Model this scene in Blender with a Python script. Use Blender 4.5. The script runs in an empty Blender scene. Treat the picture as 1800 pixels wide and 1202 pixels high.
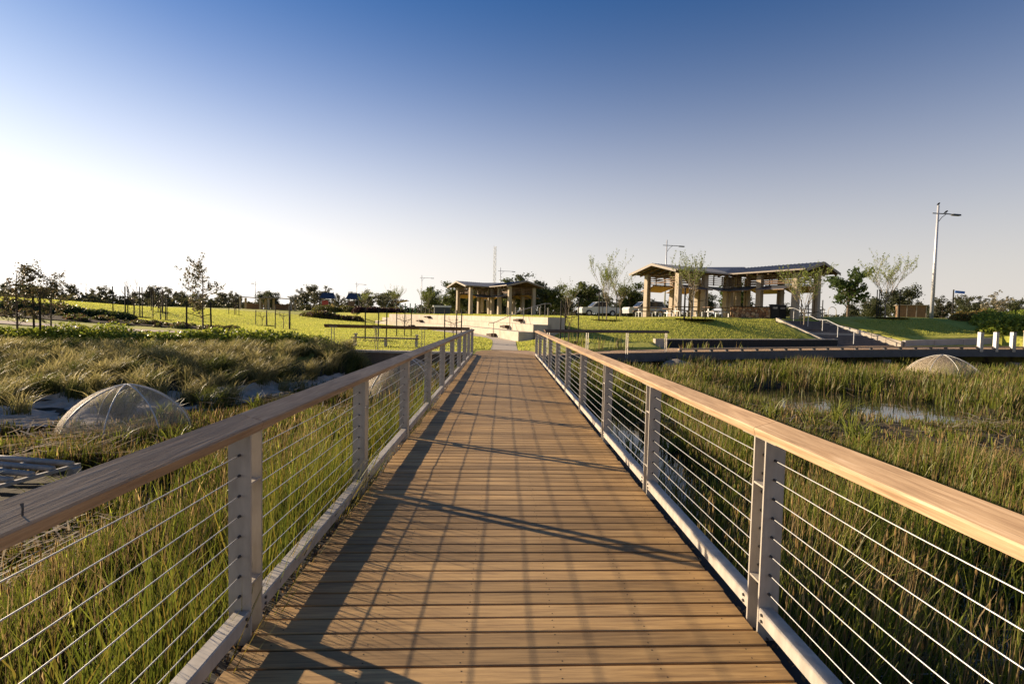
import bpy, math, random
import numpy as np
from mathutils import Matrix, Vector
random.seed(7); rng = np.random.default_rng(11)
R = math.radians
SC = bpy.context.scene
COL = SC.collection

# ------------------------------------------------------------------ camera
YAW, PITCH, ROLL = .055, .0477, .0246
f = Vector((math.sin(YAW), math.cos(YAW), 0)); r = Vector((math.cos(YAW), -math.sin(YAW), 0)); u = Vector((0, 0, 1))
f2 = f*math.cos(PITCH)-u*math.sin(PITCH); u2 = u*math.cos(PITCH)+f*math.sin(PITCH)
r3 = r*math.cos(ROLL)+u2*math.sin(ROLL); u3 = u2*math.cos(ROLL)-r*math.sin(ROLL)
cam = bpy.data.cameras.new('camera'); camo = bpy.data.objects.new('camera', cam); COL.objects.link(camo)
m = Matrix.Identity(4)
for i in range(3):
    m[i][0] = r3[i]; m[i][1] = u3[i]; m[i][2] = -f2[i]
m[0][3], m[1][3], m[2][3] = -.0732, 0, 1.6
camo.matrix_world = m
cam.sensor_width = 36; cam.lens = 887.42/1800*36; cam.shift_x = -.018; cam.clip_start = .05; cam.clip_end = 6000
SC.camera = camo

# ------------------------------------------------------------------ sky, sun, exposure
SUN_EL = R(17.0); SUN_DIR = Vector((-.885, .466, 0)).normalized()
W = bpy.data.worlds.new('World'); SC.world = W; W.use_nodes = True
nt = W.node_tree; bg = nt.nodes['Background']
sky = nt.nodes.new('ShaderNodeTexSky'); sky.sky_type = 'NISHITA'; sky.sun_disc = False
sky.sun_elevation = SUN_EL; sky.sun_rotation = math.atan2(SUN_DIR.x, SUN_DIR.y)
sky.air_density = 1.0; sky.dust_density = .35; sky.ozone_density = 5.0; sky.altitude = 50
def wn(t, **kw):
    x = nt.nodes.new(t)
    for k, v in kw.items(): setattr(x, k, v)
    return x
def wm(op, a, b=None):
    x = wn('ShaderNodeMath', operation=op)
    for i, v in enumerate((a, b)):
        if v is None: continue
        if isinstance(v, (int, float)): x.inputs[i].default_value = v
        else: nt.links.new(v, x.inputs[i])
    return x.outputs[0]
# low haze: thickens towards the horizon all round, brighter towards the sun as haze scatters forwards
wtc = wn('ShaderNodeTexCoord'); wsp = wn('ShaderNodeSeparateXYZ'); nt.links.new(wtc.outputs['Generated'], wsp.inputs[0])
elev = wm('MAXIMUM', wsp.outputs['Z'], 0.0); hz_f = wm('EXPONENT', wm('MULTIPLY', wm('POWER', wm('MULTIPLY', elev, 1/.30), 2.0), -1.0))
wdt = wn('ShaderNodeVectorMath', operation='DOT_PRODUCT'); nt.links.new(wtc.outputs['Generated'], wdt.inputs[0])
wdt.inputs[1].default_value = (SUN_DIR.x*math.cos(SUN_EL), SUN_DIR.y*math.cos(SUN_EL), math.sin(SUN_EL))
ph = wm('POWER', wm('MULTIPLY_ADD', wdt.outputs['Value'], .5), 4.0); ph.node.inputs[0].links[0].from_node.inputs[2].default_value = .5
br = wm('MULTIPLY_ADD', ph, 1.1); br.node.inputs[2].default_value = 1.0
wh = wn('ShaderNodeHueSaturation'); wh.inputs['Saturation'].default_value = 1.38; nt.links.new(sky.outputs[0], wh.inputs['Color'])
wsk = wn('ShaderNodeVectorMath', operation='SCALE'); wsk.inputs['Scale'].default_value = .048; wtn = wn('ShaderNodeVectorMath', operation='MULTIPLY'); wtn.inputs[1].default_value = (.74, .98, 1.08); nt.links.new(wh.outputs[0], wtn.inputs[0]); nt.links.new(wtn.outputs[0], wsk.inputs[0])
whz = wn('ShaderNodeVectorMath', operation='SCALE'); whz.inputs[0].default_value = (.345, .322, .298); nt.links.new(br, whz.inputs['Scale'])
wmx = wn('ShaderNodeMix', data_type='RGBA'); nt.links.new(hz_f, wmx.inputs[0]); nt.links.new(wsk.outputs[0], wmx.inputs[6]); nt.links.new(whz.outputs[0], wmx.inputs[7])
nt.links.new(wmx.outputs[2], bg.inputs[0]); bg.inputs[1].default_value = 1.0
sl = bpy.data.lights.new('sun', 'SUN'); sl.energy = 5.0; sl.angle = R(.55); sl.color = (1, .80, .56)
so = bpy.data.objects.new('sun', sl); COL.objects.link(so)
sv = Vector((SUN_DIR.x*math.cos(SUN_EL), SUN_DIR.y*math.cos(SUN_EL), math.sin(SUN_EL)))
so.rotation_euler = sv.to_track_quat('Z', 'Y').to_euler(); so.location = (-40, 20, 30)
SC.view_settings.view_transform = 'Standard'; SC.view_settings.look = 'None'
SC.view_settings.exposure = 1.1; SC.view_settings.gamma = 1
SC.render.engine = 'CYCLES'
SC.cycles.max_bounces = 6; SC.cycles.transparent_max_bounces = 12
SC.cycles.use_denoising = True

# ------------------------------------------------------------------ materials
MATS = {}
def base_nodes(name):
    mt = bpy.data.materials.new(name); mt.use_nodes = True
    n = mt.node_tree; b = n.nodes['Principled BSDF']
    return mt, n, b
def N(n, t, **kw):
    x = n.nodes.new(t)
    for k, v in kw.items(): setattr(x, k, v)
    return x
def ramp(n, fac, stops):
    rp = N(n, 'ShaderNodeValToRGB'); e = rp.color_ramp.elements
    while len(e) < len(stops): e.new(.5)
    for el, (p, c) in zip(e, stops): el.position = p; el.color = (*c, 1)
    n.links.new(fac, rp.inputs[0]); return rp.outputs[0]
def mat(name, c1, c2=None, rough=.7, metal=0, scale=6, stretch=(1, 1, 1), bump=.0, bscale=None, rnd=0., detail=4, spec=.4, coord='Object'):
    if name in MATS: return MATS[name]
    c2 = c2 or tuple(x*.75 for x in c1)
    mt, n, b = base_nodes(name)
    tc = N(n, 'ShaderNodeTexCoord'); oi = N(n, 'ShaderNodeObjectInfo')
    off = N(n, 'ShaderNodeVectorMath', operation='SCALE'); off.inputs[0].default_value = (37, 53, 71); n.links.new(oi.outputs['Random'], off.inputs['Scale'])
    add = N(n, 'ShaderNodeVectorMath', operation='ADD'); n.links.new(tc.outputs[coord], add.inputs[0]); n.links.new(off.outputs[0], add.inputs[1])
    mp = N(n, 'ShaderNodeMapping'); mp.inputs['Scale'].default_value = stretch; n.links.new(add.outputs[0], mp.inputs[0])
    nz = N(n, 'ShaderNodeTexNoise'); nz.inputs['Scale'].default_value = scale; nz.inputs['Detail'].default_value = detail; nz.inputs['Roughness'].default_value = .62
    n.links.new(mp.outputs[0], nz.inputs['Vector'])
    col = ramp(n, nz.outputs[0], [(.28, c2), (.72, c1)])
    if rnd:
        hsv = N(n, 'ShaderNodeHueSaturation'); mr = N(n, 'ShaderNodeMapRange'); mr.inputs[3].default_value = 1-rnd; mr.inputs[4].default_value = 1+rnd
        n.links.new(oi.outputs['Random'], mr.inputs[0]); n.links.new(mr.outputs[0], hsv.inputs['Value']); n.links.new(col, hsv.inputs['Color']); col = hsv.outputs[0]
    n.links.new(col, b.inputs['Base Color'])
    b.inputs['Roughness'].default_value = rough; b.inputs['Metallic'].default_value = metal; b.inputs['Specular IOR Level'].default_value = spec
    if bump:
        bz = nz
        if bscale:
            bz = N(n, 'ShaderNodeTexNoise'); bz.inputs['Scale'].default_value = bscale; bz.inputs['Detail'].default_value = 5; n.links.new(mp.outputs[0], bz.inputs['Vector'])
        bp = N(n, 'ShaderNodeBump'); bp.inputs['Strength'].default_value = bump; bp.inputs['Distance'].default_value = .02
        n.links.new(bz.outputs[0], bp.inputs['Height']); n.links.new(bp.outputs[0], b.inputs['Normal'])
    MATS[name] = mt; return mt
def wood(name, ca, cb, cc, axis, fine=1., rough=.65, rnd=.12, blotch=.5, wear=False, knots=False):
    """three-tone timber, grain along axis (0 x, 1 y), blotches, checks and knots"""
    mt, n, b = base_nodes(name)
    tc = N(n, 'ShaderNodeTexCoord'); oi = N(n, 'ShaderNodeObjectInfo')
    off = N(n, 'ShaderNodeVectorMath', operation='SCALE'); off.inputs[0].default_value = (37, 53, 71); n.links.new(oi.outputs['Random'], off.inputs['Scale'])
    add = N(n, 'ShaderNodeVectorMath', operation='ADD'); n.links.new(tc.outputs['Object'], add.inputs[0]); n.links.new(off.outputs[0], add.inputs[1])
    def noise(st, sc, det=5, ro=.6, dist=0):
        mp = N(n, 'ShaderNodeMapping'); mp.inputs['Scale'].default_value = st if axis == 0 else (st[1], st[0], st[2]); n.links.new(add.outputs[0], mp.inputs[0])
        z = N(n, 'ShaderNodeTexNoise'); z.inputs['Scale'].default_value = sc; z.inputs['Detail'].default_value = det; z.inputs['Roughness'].default_value = ro; z.inputs['Distortion'].default_value = dist
        n.links.new(mp.outputs[0], z.inputs['Vector']); return z.outputs[0]
    g = noise((1.2, 26, 26), 2.2*fine, 6, .65, .3); bl = noise((1, 3, 3), 1.3, 3, .5); ck = noise((1.5, 60, 60), 3., 3, .6)
    c = ramp(n, g, [(.3, cb), (.55, ca), (.78, cc)])
    mx = N(n, 'ShaderNodeMix', data_type='RGBA', blend_type='MULTIPLY'); mx.inputs[0].default_value = blotch
    n.links.new(c, mx.inputs[6]); n.links.new(ramp(n, bl, [(.3, (.55, .52, .5)), (.7, (1.1, 1.08, 1.05))]), mx.inputs[7])
    m2 = N(n, 'ShaderNodeMix', data_type='RGBA', blend_type='MULTIPLY'); m2.inputs[0].default_value = .8
    n.links.new(mx.outputs[2], m2.inputs[6]); n.links.new(ramp(n, ck, [(.24, (.35, .3, .27)), (.34, (1, 1, 1))]), m2.inputs[7])
    last = m2.outputs[2]
    if knots:
        mp = N(n, 'ShaderNodeMapping'); mp.inputs['Scale'].default_value = (2.2, 7, 7) if axis == 0 else (7, 2.2, 7); n.links.new(add.outputs[0], mp.inputs[0])
        vo = N(n, 'ShaderNodeTexVoronoi'); vo.inputs['Scale'].default_value = .75; n.links.new(mp.outputs[0], vo.inputs['Vector'])
        mk_ = N(n, 'ShaderNodeMix', data_type='RGBA', blend_type='MULTIPLY'); mk_.inputs[0].default_value = .85; n.links.new(last, mk_.inputs[6]); n.links.new(ramp(n, vo.outputs['Distance'], [(.03, (.3, .22, .16)), (.10, (.82, .76, .7)), (.2, (1, 1, 1))]), mk_.inputs[7]); last = mk_.outputs[2]
    if wear:   # trodden middle bleached grey, edges keep the orange of the timber
        sx = N(n, 'ShaderNodeSeparateXYZ'); n.links.new(tc.outputs['Object'], sx.inputs[0]); ab = N(n, 'ShaderNodeMath', operation='ABSOLUTE'); n.links.new(sx.outputs[0], ab.inputs[0])
        w0 = noise((1.2, 2.5, 2.5), 1.6, 4, .6); ad = N(n, 'ShaderNodeMath', operation='MULTIPLY_ADD'); ad.inputs[1].default_value = 1.1; n.links.new(w0, ad.inputs[0]); n.links.new(ab.outputs[0], ad.inputs[2])
        wf = N(n, 'ShaderNodeMapRange'); wf.inputs[1].default_value = .7; wf.inputs[2].default_value = 1.75; wf.inputs[3].default_value = .3; wf.inputs[4].default_value = 0; n.links.new(ad.outputs[0], wf.inputs[0])
        m3 = N(n, 'ShaderNodeMix', data_type='RGBA'); n.links.new(wf.outputs[0], m3.inputs[0]); n.links.new(last, m3.inputs[6])
        n.links.new(ramp(n, g, [(.3, (.27, .195, .115)), (.75, (.50, .36, .20))]), m3.inputs[7]); last = m3.outputs[2]
    hsv = N(n, 'ShaderNodeHueSaturation'); mr = N(n, 'ShaderNodeMapRange'); mr.inputs[3].default_value = 1-rnd; mr.inputs[4].default_value = 1+rnd
    n.links.new(oi.outputs['Random'], mr.inputs[0]); n.links.new(mr.outputs[0], hsv.inputs['Value']); n.links.new(last, hsv.inputs['Color'])
    n.links.new(hsv.outputs[0], b.inputs['Base Color']); b.inputs['Roughness'].default_value = rough; b.inputs['Specular IOR Level'].default_value = .3
    bp = N(n, 'ShaderNodeBump'); bp.inputs['Strength'].default_value = .35; bp.inputs['Distance'].default_value = .004
    n.links.new(g, bp.inputs['Height']); n.links.new(bp.outputs[0], b.inputs['Normal'])
    MATS[name] = mt; return mt
def leafmat(name, trans=.45, rough=.5, attr='tint', hue=1.0):
    """foliage: colour from the leaf's own tint, half of the light goes through"""
    mt, n, b = base_nodes(name); out = n.nodes['Material Output']
    at = N(n, 'ShaderNodeAttribute', attribute_name=attr); oi = N(n, 'ShaderNodeObjectInfo')
    hsv = N(n, 'ShaderNodeHueSaturation'); mr = N(n, 'ShaderNodeMapRange'); mr.inputs[3].default_value = .8; mr.inputs[4].default_value = 1.2
    n.links.new(oi.outputs['Random'], mr.inputs[0]); n.links.new(mr.outputs[0], hsv.inputs['Value']); n.links.new(at.outputs['Color'], hsv.inputs['Color'])
    b.inputs['Roughness'].default_value = rough; b.inputs['Specular IOR Level'].default_value = .3
    n.links.new(hsv.outputs[0], b.inputs['Base Color'])
    tr = N(n, 'ShaderNodeBsdfTranslucent'); n.links.new(hsv.outputs[0], tr.inputs[0])
    mx = N(n, 'ShaderNodeMixShader'); mx.inputs[0].default_value = trans
    n.links.new(b.outputs[0], mx.inputs[1]); n.links.new(tr.outputs[0], mx.inputs[2]); n.links.new(mx.outputs[0], out.inputs[0])
    MATS[name] = mt; return mt

M_deck = wood('deck_timber', (.385, .238, .092), (.20, .118, .05), (.53, .345, .145), 0, rnd=.28, blotch=.8, wear=True)
M_rail = wood('handrail_timber', (.46, .315, .185), (.29, .185, .105), (.62, .475, .32), 1, fine=1.1, rnd=.08, blotch=.75, knots=True)
M_galv = mat('galvanised_steel', (.48, .435, .37), (.31, .275, .23), rough=.55, metal=.2, scale=5, detail=8, stretch=(3, 3, .8), rnd=.07)
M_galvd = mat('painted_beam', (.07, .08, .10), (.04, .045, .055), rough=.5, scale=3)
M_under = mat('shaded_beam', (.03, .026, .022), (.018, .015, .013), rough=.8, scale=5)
M_cable = mat('stainless_cable', (.62, .61, .58), (.5, .49, .47), rough=.38, metal=.6, scale=40)
M_bolt = mat('dark_fitting', (.09, .085, .08), rough=.5, metal=.5)
M_screw = mat('screw_hole', (.03, .022, .017), rough=.9)
M_black = mat('black_timber', (.022, .02, .018), (.012, .011, .01), rough=.75, scale=4, stretch=(1, 1, .2))
M_conc = mat('pale_concrete', (.52, .46, .37), (.34, .29, .225), rough=.85, scale=1.6, detail=7, bump=.2, bscale=18, rnd=.06)
M_concg = mat('grey_concrete', (.40, .375, .335), (.28, .26, .23), rough=.85, scale=1.1, detail=7, bump=.2, bscale=18)
M_path = mat('path_concrete', (.47, .40, .315), (.39, .33, .26), rough=.9, scale=.9, detail=7, bump=.2, bscale=30)
M_wallbr = mat('brown_wall', (.20, .155, .11), (.12, .09, .065), rough=.9, scale=1.2, detail=7, stretch=(3, 3, .4))
M_col = mat('column_concrete', (.43, .355, .265), (.33, .27, .20), rough=.8, scale=1.5, rnd=.05)
M_roof = mat('roof_sheet', (.13, .14, .165), (.10, .11, .13), rough=.42, metal=.3, scale=3)
M_fascia = mat('roof_timber', (.21, .12, .06), (.13, .075, .04), rough=.7, scale=4)
M_barge = mat('barge_board', (.30, .255, .205), rough=.6)
M_ochre = mat('ochre_soffit', (.44, .23, .07), (.36, .18, .055), rough=.6, scale=3)
M_mulch = mat('mulch', (.05, .03, .02), (.018, .011, .008), spec=.05, rough=.95, scale=9, detail=8, bump=1., bscale=14)
M_gravel = mat('pale_gravel', (.60, .52, .42), (.26, .215, .16), rough=.95, scale=2.6, detail=8, bump=1., bscale=9)
M_white = mat('white_paint', (.72, .71, .68), rough=.5)
M_pole = mat('pole_steel', (.55, .55, .55), (.47, .47, .48), rough=.45, metal=.3)
M_lampd = mat('lamp_dark', (.06, .065, .07), rough=.5)
M_stake = mat('tree_stake', (.02, .017, .014), rough=.85)
M_bark = mat('bark', (.17, .125, .09), (.09, .065, .05), rough=.9, scale=8, stretch=(1, 1, .3))
M_barkl = mat('bark_light', (.33, .27, .19), (.2, .16, .11), rough=.9, scale=8)
M_leaf = leafmat('foliage', .42); M_blade = leafmat('grass_blade', .5, .45); M_lawnb = leafmat('lawn_blade', .6, .6)

# ------------------------------------------------------------------ mesh helpers
class MB:
    def __init__(s): s.v = []; s.f = []; s.m = []
    def add(s, vs, fs, mi=0):
        o = len(s.v); s.v += [tuple(p) for p in vs]; s.f += [[o+i for i in q] for q in fs]; s.m += [mi]*len(fs); return s
    def box(s, c, d, M=None, mi=0):
        x, y, z = (k/2 for k in d)
        vs = [Vector((a*x, b*y, e*z)) for e in (-1, 1) for a, b in ((-1, -1), (1, -1), (1, 1), (-1, 1))]
        if M is not None: vs = [M @ p for p in vs]
        vs = [p+Vector(c) for p in vs]
        return s.add(vs, [(3, 2, 1, 0), (4, 5, 6, 7), (0, 1, 5, 4), (1, 2, 6, 5), (2, 3, 7, 6), (3, 0, 4, 7)], mi)
    def prism(s, prof, a, b, mi=0):
        """prof: list of points; extruded from offset vector a to b"""
        n = len(prof); a = Vector(a); b = Vector(b)
        vs = [Vector(p)+a for p in prof]+[Vector(p)+b for p in prof]
        fs = [(i, (i+1) % n, n+(i+1) % n, n+i) for i in range(n)]+[tuple(range(n))[::-1], tuple(range(n, 2*n))]
        return s.add(vs, fs, mi)
    def tube(s, pts, rad, n=6, mi=0, cap=True):
        pts = [Vector(p) for p in pts]; k = len(pts)
        if not hasattr(rad, '__len__'): rad = [rad]*k
        vs = []; up = Vector((0, 0, 1))
        for i, p in enumerate(pts):
            t = (pts[min(i+1, k-1)]-pts[max(i-1, 0)]).normalized()
            a = t.cross(up) if abs(t.z) < .9 else t.cross(Vector((1, 0, 0))); a.normalize(); b = t.cross(a)
            vs += [p+(a*math.cos(2*math.pi*j/n)+b*math.sin(2*math.pi*j/n))*rad[i] for j in range(n)]
        fs = [(i*n+j, i*n+(j+1) % n, (i+1)*n+(j+1) % n, (i+1)*n+j) for i in range(k-1) for j in range(n)]
        if cap: fs += [tuple(range(n)), tuple(range((k-1)*n, k*n))[::-1]]
        return s.add(vs, fs, mi)
    def mesh(s, name, mats, smooth=False):
        me = bpy.data.meshes.new(name); me.from_pydata(s.v, [], s.f)
        for mm in (mats if isinstance(mats, (list, tuple)) else [mats]): me.materials.append(mm)
        if any(s.m): me.polygons.foreach_set('material_index', s.m)
        if smooth: me.polygons.foreach_set('use_smooth', [True]*len(s.f))
        import bmesh
        bm = bmesh.new(); bm.from_mesh(me); bmesh.ops.recalc_face_normals(bm, faces=bm.faces); bm.to_mesh(me); bm.free()
        return me
    def build(s, name, mats, parent=None, smooth=False, loc=None):
        return link(name, s.mesh(name, mats, smooth), parent, loc)
def link(name, me, parent=None, loc=None, rot=None):
    o = bpy.data.objects.new(name, me); COL.objects.link(o)
    if parent is not None: o.parent = parent
    if loc is not None: o.location = loc
    if rot is not None: o.rotation_euler = rot
    return o
def thing(name, label, cat, loc=(0, 0, 0), rz=0, group=None):
    o = bpy.data.objects.new(name, None); COL.objects.link(o); o.location = loc; o.rotation_euler = (0, 0, rz)
    return tag(o, label, cat, group)
def tag(o, label, cat, group=None, kind=None):
    o['label'] = label
    if cat: o['category'] = cat
    if group: o['group'] = group
    if kind: o['kind'] = kind
    return o
def struct(o): o['kind'] = 'structure'; return o
def copy_tree(o, parent=None):
    c = o.copy(); COL.objects.link(c); c.parent = parent
    for ch in o.children: copy_tree(ch, c)
    return c
def npmesh(name, V, F, matl, tint=None, smooth=False, nv=3):
    """V (n,3), F (m,nv) numpy"""
    me = bpy.data.meshes.new(name); me.vertices.add(len(V)); me.vertices.foreach_set('co', np.ascontiguousarray(V, np.float32).ravel())
    me.loops.add(F.size); me.loops.foreach_set('vertex_index', np.ascontiguousarray(F, np.int32).ravel())
    me.polygons.add(len(F)); me.polygons.foreach_set('loop_start', np.arange(0, F.size, F.shape[1], dtype=np.int32))
    if smooth: me.polygons.foreach_set('use_smooth', np.ones(len(F), bool))
    me.update(calc_edges=True)
    if tint is not None:
        ca = me.color_attributes.new('tint', 'FLOAT_COLOR', 'POINT')
        ca.data.foreach_set('color', np.concatenate([tint, np.ones((len(tint), 1))], 1).astype(np.float32).ravel())
    me.materials.append(matl); return me
def vnoise(x, y, sc, seed=0):
    """smooth value noise, 0..1"""
    g = np.random.default_rng(seed).random((64, 64)); x = np.asarray(x)/sc+100; y = np.asarray(y)/sc+100
    xi = np.floor(x).astype(int); yi = np.floor(y).astype(int); fx = x-xi; fy = y-yi
    fx = fx*fx*(3-2*fx); fy = fy*fy*(3-2*fy)
    q = lambda a, b: g[a % 64, b % 64]
    return (q(xi, yi)*(1-fx)+q(xi+1, yi)*fx)*(1-fy)+(q(xi, yi+1)*(1-fx)+q(xi+1, yi+1)*fx)*fy
def sstep(a, b, x): t = np.clip((x-a)/(b-a), 0, 1); return t*t*(3-2*t)

# ------------------------------------------------------------------ terrain
PA = np.array([(-40,12,.7),(-19,20,.12),(-18,18,.0),(-14,20,.08),(-9,21,.06),(-8,24,.05),(-5,22,.03),(-1.4,22,.0),(-21,24,.66),(-14,24,.45),(-22,28,.95),(-30.5,35,1.68),
 (-31,45,1.55),(-27,38,1.05),(-25,38,.8),(-20,42,.35),(-12.7,33,.25),(-16,38,.3),(-6.8,28,.12),(-6.5,33,.2),(-2.85,29,.12),(0,24,-.02),(0,27,.08),(.85,30,.18),(-1.5,38,.25),(-4.4,46,.3),
 (-9,56,.3),(-17,68,.35),(-14,50,.28),(-25,60,.7),(-32,78,1.5),(-42,62,1.75),(-60,40,2.3),(-60,90,1.95),(-30,96,1.8),(-90,60,2.2),(-80,20,1.6)])
PB = np.array([(2,22,0),(6,26,.1),(5,27.5,.2),(3.7,28.5,.35),(3.6,31,.8),(9.4,30.6,.5),(13,31.3,.55),(16,32,.6),(21,33.2,.75),(3.5,34,1.15),(7,40,1.7),(3.3,40,1.62),(7.7,38,1.58),(13.5,36,1.78),
 (15,36,1.8),(20.2,36.5,1.86),(23.5,36.6,1.9),(17,42,1.93),(24,39,2.0),(12,43,1.88),(27,33,.98),(31.5,32.6,1.15),(26.2,32.6,.85),(33,37,2.3),(33.5,39,2.38),(30,38,2.28),(28,36.5,2.05),(42,48,2.45),
 (50,36,2.2),(37,40,2.4),(40,31,1.6),(-5,72,1.9),(2,66,1.9),(10,58,1.93),(1.5,44,1.65),(-1,52,1.68),(-6,63,1.75),(-14,76,1.78),(15,54,1.98),(40,80,2.2),(0,95,1.9),(70,60,2.3),(36,28,.9),(30,29,.5),(60,90,2.1),(-40,95,1.85)])
def tps(P):
    n = len(P); d = np.hypot(P[:, None, 0]-P[None, :, 0], P[:, None, 1]-P[None, :, 1])
    K = np.where(d > 0, d*d*np.log(d+1e-9), 0)+np.eye(n)*.6
    Q = np.c_[np.ones(n), P[:, :2]]; A = np.block([[K, Q], [Q.T, np.zeros((3, 3))]])
    w = np.linalg.solve(A, np.r_[P[:, 2], 0, 0, 0])
    def ev(X, Y):
        z = w[n]+w[n+1]*X+w[n+2]*Y
        for k in range(n):
            q = np.hypot(X-P[k, 0], Y-P[k, 1]); z = z+w[k]*q*q*np.log(q+1e-9)
        return z
    return ev
tA, tB = tps(PA), tps(PB)
TIER = np.array([(1.5,20),(1.25,26),(.85,30),(-.2,33),(-1.5,38),(-4.4,46),(-9,56),(-17,68),(-30,82),(-60,105),(-200,160)], float)
def sdist(P, X, Y):
    """signed distance to a polyline, positive on its right"""
    best = np.full(np.shape(X), 1e9); sg = np.ones(np.shape(X))
    for a, b in zip(P[:-1], P[1:]):
        d = b-a; L = d@d; t = np.clip(((X-a[0])*d[0]+(Y-a[1])*d[1])/L, 0, 1)
        dx = X-a[0]-t*d[0]; dy = Y-a[1]-t*d[1]; q = np.hypot(dx, dy)
        s = np.where(dy*d[0]-dx*d[1] < 0, 1, -1); up = q < best-1e-9
        sg = np.where(up, s, sg); best = np.minimum(best, q)
    return best*sg
BWE = np.array([(1.36,21.4,0),(5.75,24.4,0),(9.0,25.7,.02),(13.2,26.9,.08),(20.9,28.8,.21),(29,29.2,.38),(32,28.6,.46),(37,26.4,.55)])   # near edge of the boardwalk
def shore(X):
    yf = np.interp(X, [-60,-25,-12,-10,-8,-6.5,-5.6,-5.4,1.36]+list(BWE[1:, 0]), [4,8,10.4,11.2,13.4,16.5,19.5,20.9,20.9]+[y+1.6 for y in BWE[1:, 1]])
    wd = np.interp(X, [-60,-10,-7,-5.6,-5.4], [11,9.5,7,2.4,.35]); return yf, wd
def ground_z(X, Y):
    X = np.asarray(X, float); Y = np.asarray(Y, float)
    a = tA(X, Y); b = tB(X, Y); d = sdist(TIER, X, Y)
    near = sstep(27, 31, Y)
    k = np.where(Y < 31, sstep(-.3, 1.2, d)*(1-near)+near*sstep(2.0, 2.7, d), sstep(2.0, 2.7, d))
    up = a*(1-k)+b*k
    far = sstep(60, 120, np.hypot(X*.8, Y-25)); up = up*(1-far)+1.95*far
    up = up+.05*(vnoise(X, Y, 3.1, 3)-.5)*sstep(24, 30, Y)
    # stairs and tier cut-outs sit below their blocks
    ts = (Y-31.7)/4.9; st = (ts > -.15) & (ts < 1.0) & (X > 21.75-1.6*ts) & (X < 26.45-2.5*ts); up = np.where(st, np.minimum(up, -.05+1.7*np.clip(ts, 0, 1)-.1), up)
    yw = np.interp(X, [8.6, 8.9, 9.6, 21.9, 26.0, 33.0, 33.2], [0, 29.4, 29.62, 32.2, 31.85, 31.85, 0]); zw = np.interp(X, BWE[:, 0], BWE[:, 2])-.12
    up = np.where(Y < yw, np.minimum(up, zw), up)
    yf, wd = shore(X); mk = sstep(0, 1, (Y-yf)/wd)
    bed = -1.22+.28*vnoise(X, Y, 2.3, 5)+.12*vnoise(X, Y, .7, 6)
    p1 = 1-sstep(.7, 1.15, np.hypot((X-11.2)/4.4, (Y-16.9)/3.8)); p2 = 1-sstep(.7, 1.2, np.hypot((X-2.5)/1.2, (Y-10.5)/4.8)); p3 = 1-sstep(.7, 1.2, np.hypot((X+3.0)/1.3, (Y-12.6)/2.2))
    bed = bed-.35*np.maximum(np.maximum(p1, p2), p3*.6)
    return bed*(1-mk)+up*mk
def gz(x, y): return float(ground_z(np.array([x]), np.array([y]))[0])
def axis(lo, hi, st, ext, k):
    a = list(np.arange(lo, hi+.01, st)); s = st; p = a[-1]; e = []
    while p < ext: s *= k; p += s; e.append(p)
    return a, e
xa, xe = axis(-46, 48, .33, 2600, 1.25); ya, ye = axis(-8, 82, .33, 3000, 1.25)
xs = np.array([-46-(v-48) for v in xe[::-1]]+xa+xe); ys = np.array([-8-(v-82) for v in ye[:14]][::-1]+ya+ye)
GX, GY = np.meshgrid(xs, ys); GZ = ground_z(GX, GY)
def gridfaces(nx, ny):
    i = np.arange(nx-1)[None, :]+np.arange(ny-1)[:, None]*nx
    return np.stack([i, i+1, i+1+nx, i+nx], -1).reshape(-1, 4)
yf, wd = shore(GX); wet = 1-sstep(.55, .95, (GY-yf)/wd)
tint = np.stack([wet, np.zeros_like(wet), np.zeros_like(wet)], -1).reshape(-1, 3)
def ground_mat():
    mt, n, b = base_nodes('ground_cover'); at = N(n, 'ShaderNodeAttribute', attribute_name='tint'); tc = N(n, 'ShaderNodeTexCoord')
    sp = N(n, 'ShaderNodeSeparateColor'); n.links.new(at.outputs['Color'], sp.inputs[0])
    def nz(s, d=6):
        z = N(n, 'ShaderNodeTexNoise'); z.inputs['Scale'].default_value = s; z.inputs['Detail'].default_value = d; n.links.new(tc.outputs['Object'], z.inputs['Vector']); return z.outputs[0]
    big = ramp(n, nz(.35, 8), [(.3, (.33, .345, .055)), (.5, (.42, .41, .075)), (.7, (.49, .45, .10))])
    fine = ramp(n, nz(5, 8), [(.25, (.45, .5, .4)), (.7, (1.15, 1.12, 1.05))])
    mx = N(n, 'ShaderNodeMix', data_type='RGBA', blend_type='MULTIPLY'); mx.inputs[0].default_value = .5; n.links.new(big, mx.inputs[6]); n.links.new(fine, mx.inputs[7])
    mud = ramp(n, nz(2.2, 8), [(.3, (.03, .024, .015)), (.7, (.085, .07, .045))])
    m2 = N(n, 'ShaderNodeMix', data_type='RGBA'); n.links.new(sp.outputs[0], m2.inputs[0]); n.links.new(mx.outputs[2], m2.inputs[6]); n.links.new(mud, m2.inputs[7])
    n.links.new(m2.outputs[2], b.inputs['Base Color']); b.inputs['Roughness'].default_value = .95; b.inputs['Specular IOR Level'].default_value = .15
    bp = N(n, 'ShaderNodeBump'); bp.inputs['Strength'].default_value = .5; bp.inputs['Distance'].default_value = .06
    n.links.new(nz(3.5, 8), bp.inputs['Height']); n.links.new(bp.outputs[0], b.inputs['Normal']); return mt
M_ground = ground_mat()
struct(link('ground', npmesh('ground', np.stack([GX, GY, GZ], -1).reshape(-1, 3), gridfaces(len(xs), len(ys)), M_ground, tint, True)))
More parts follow.
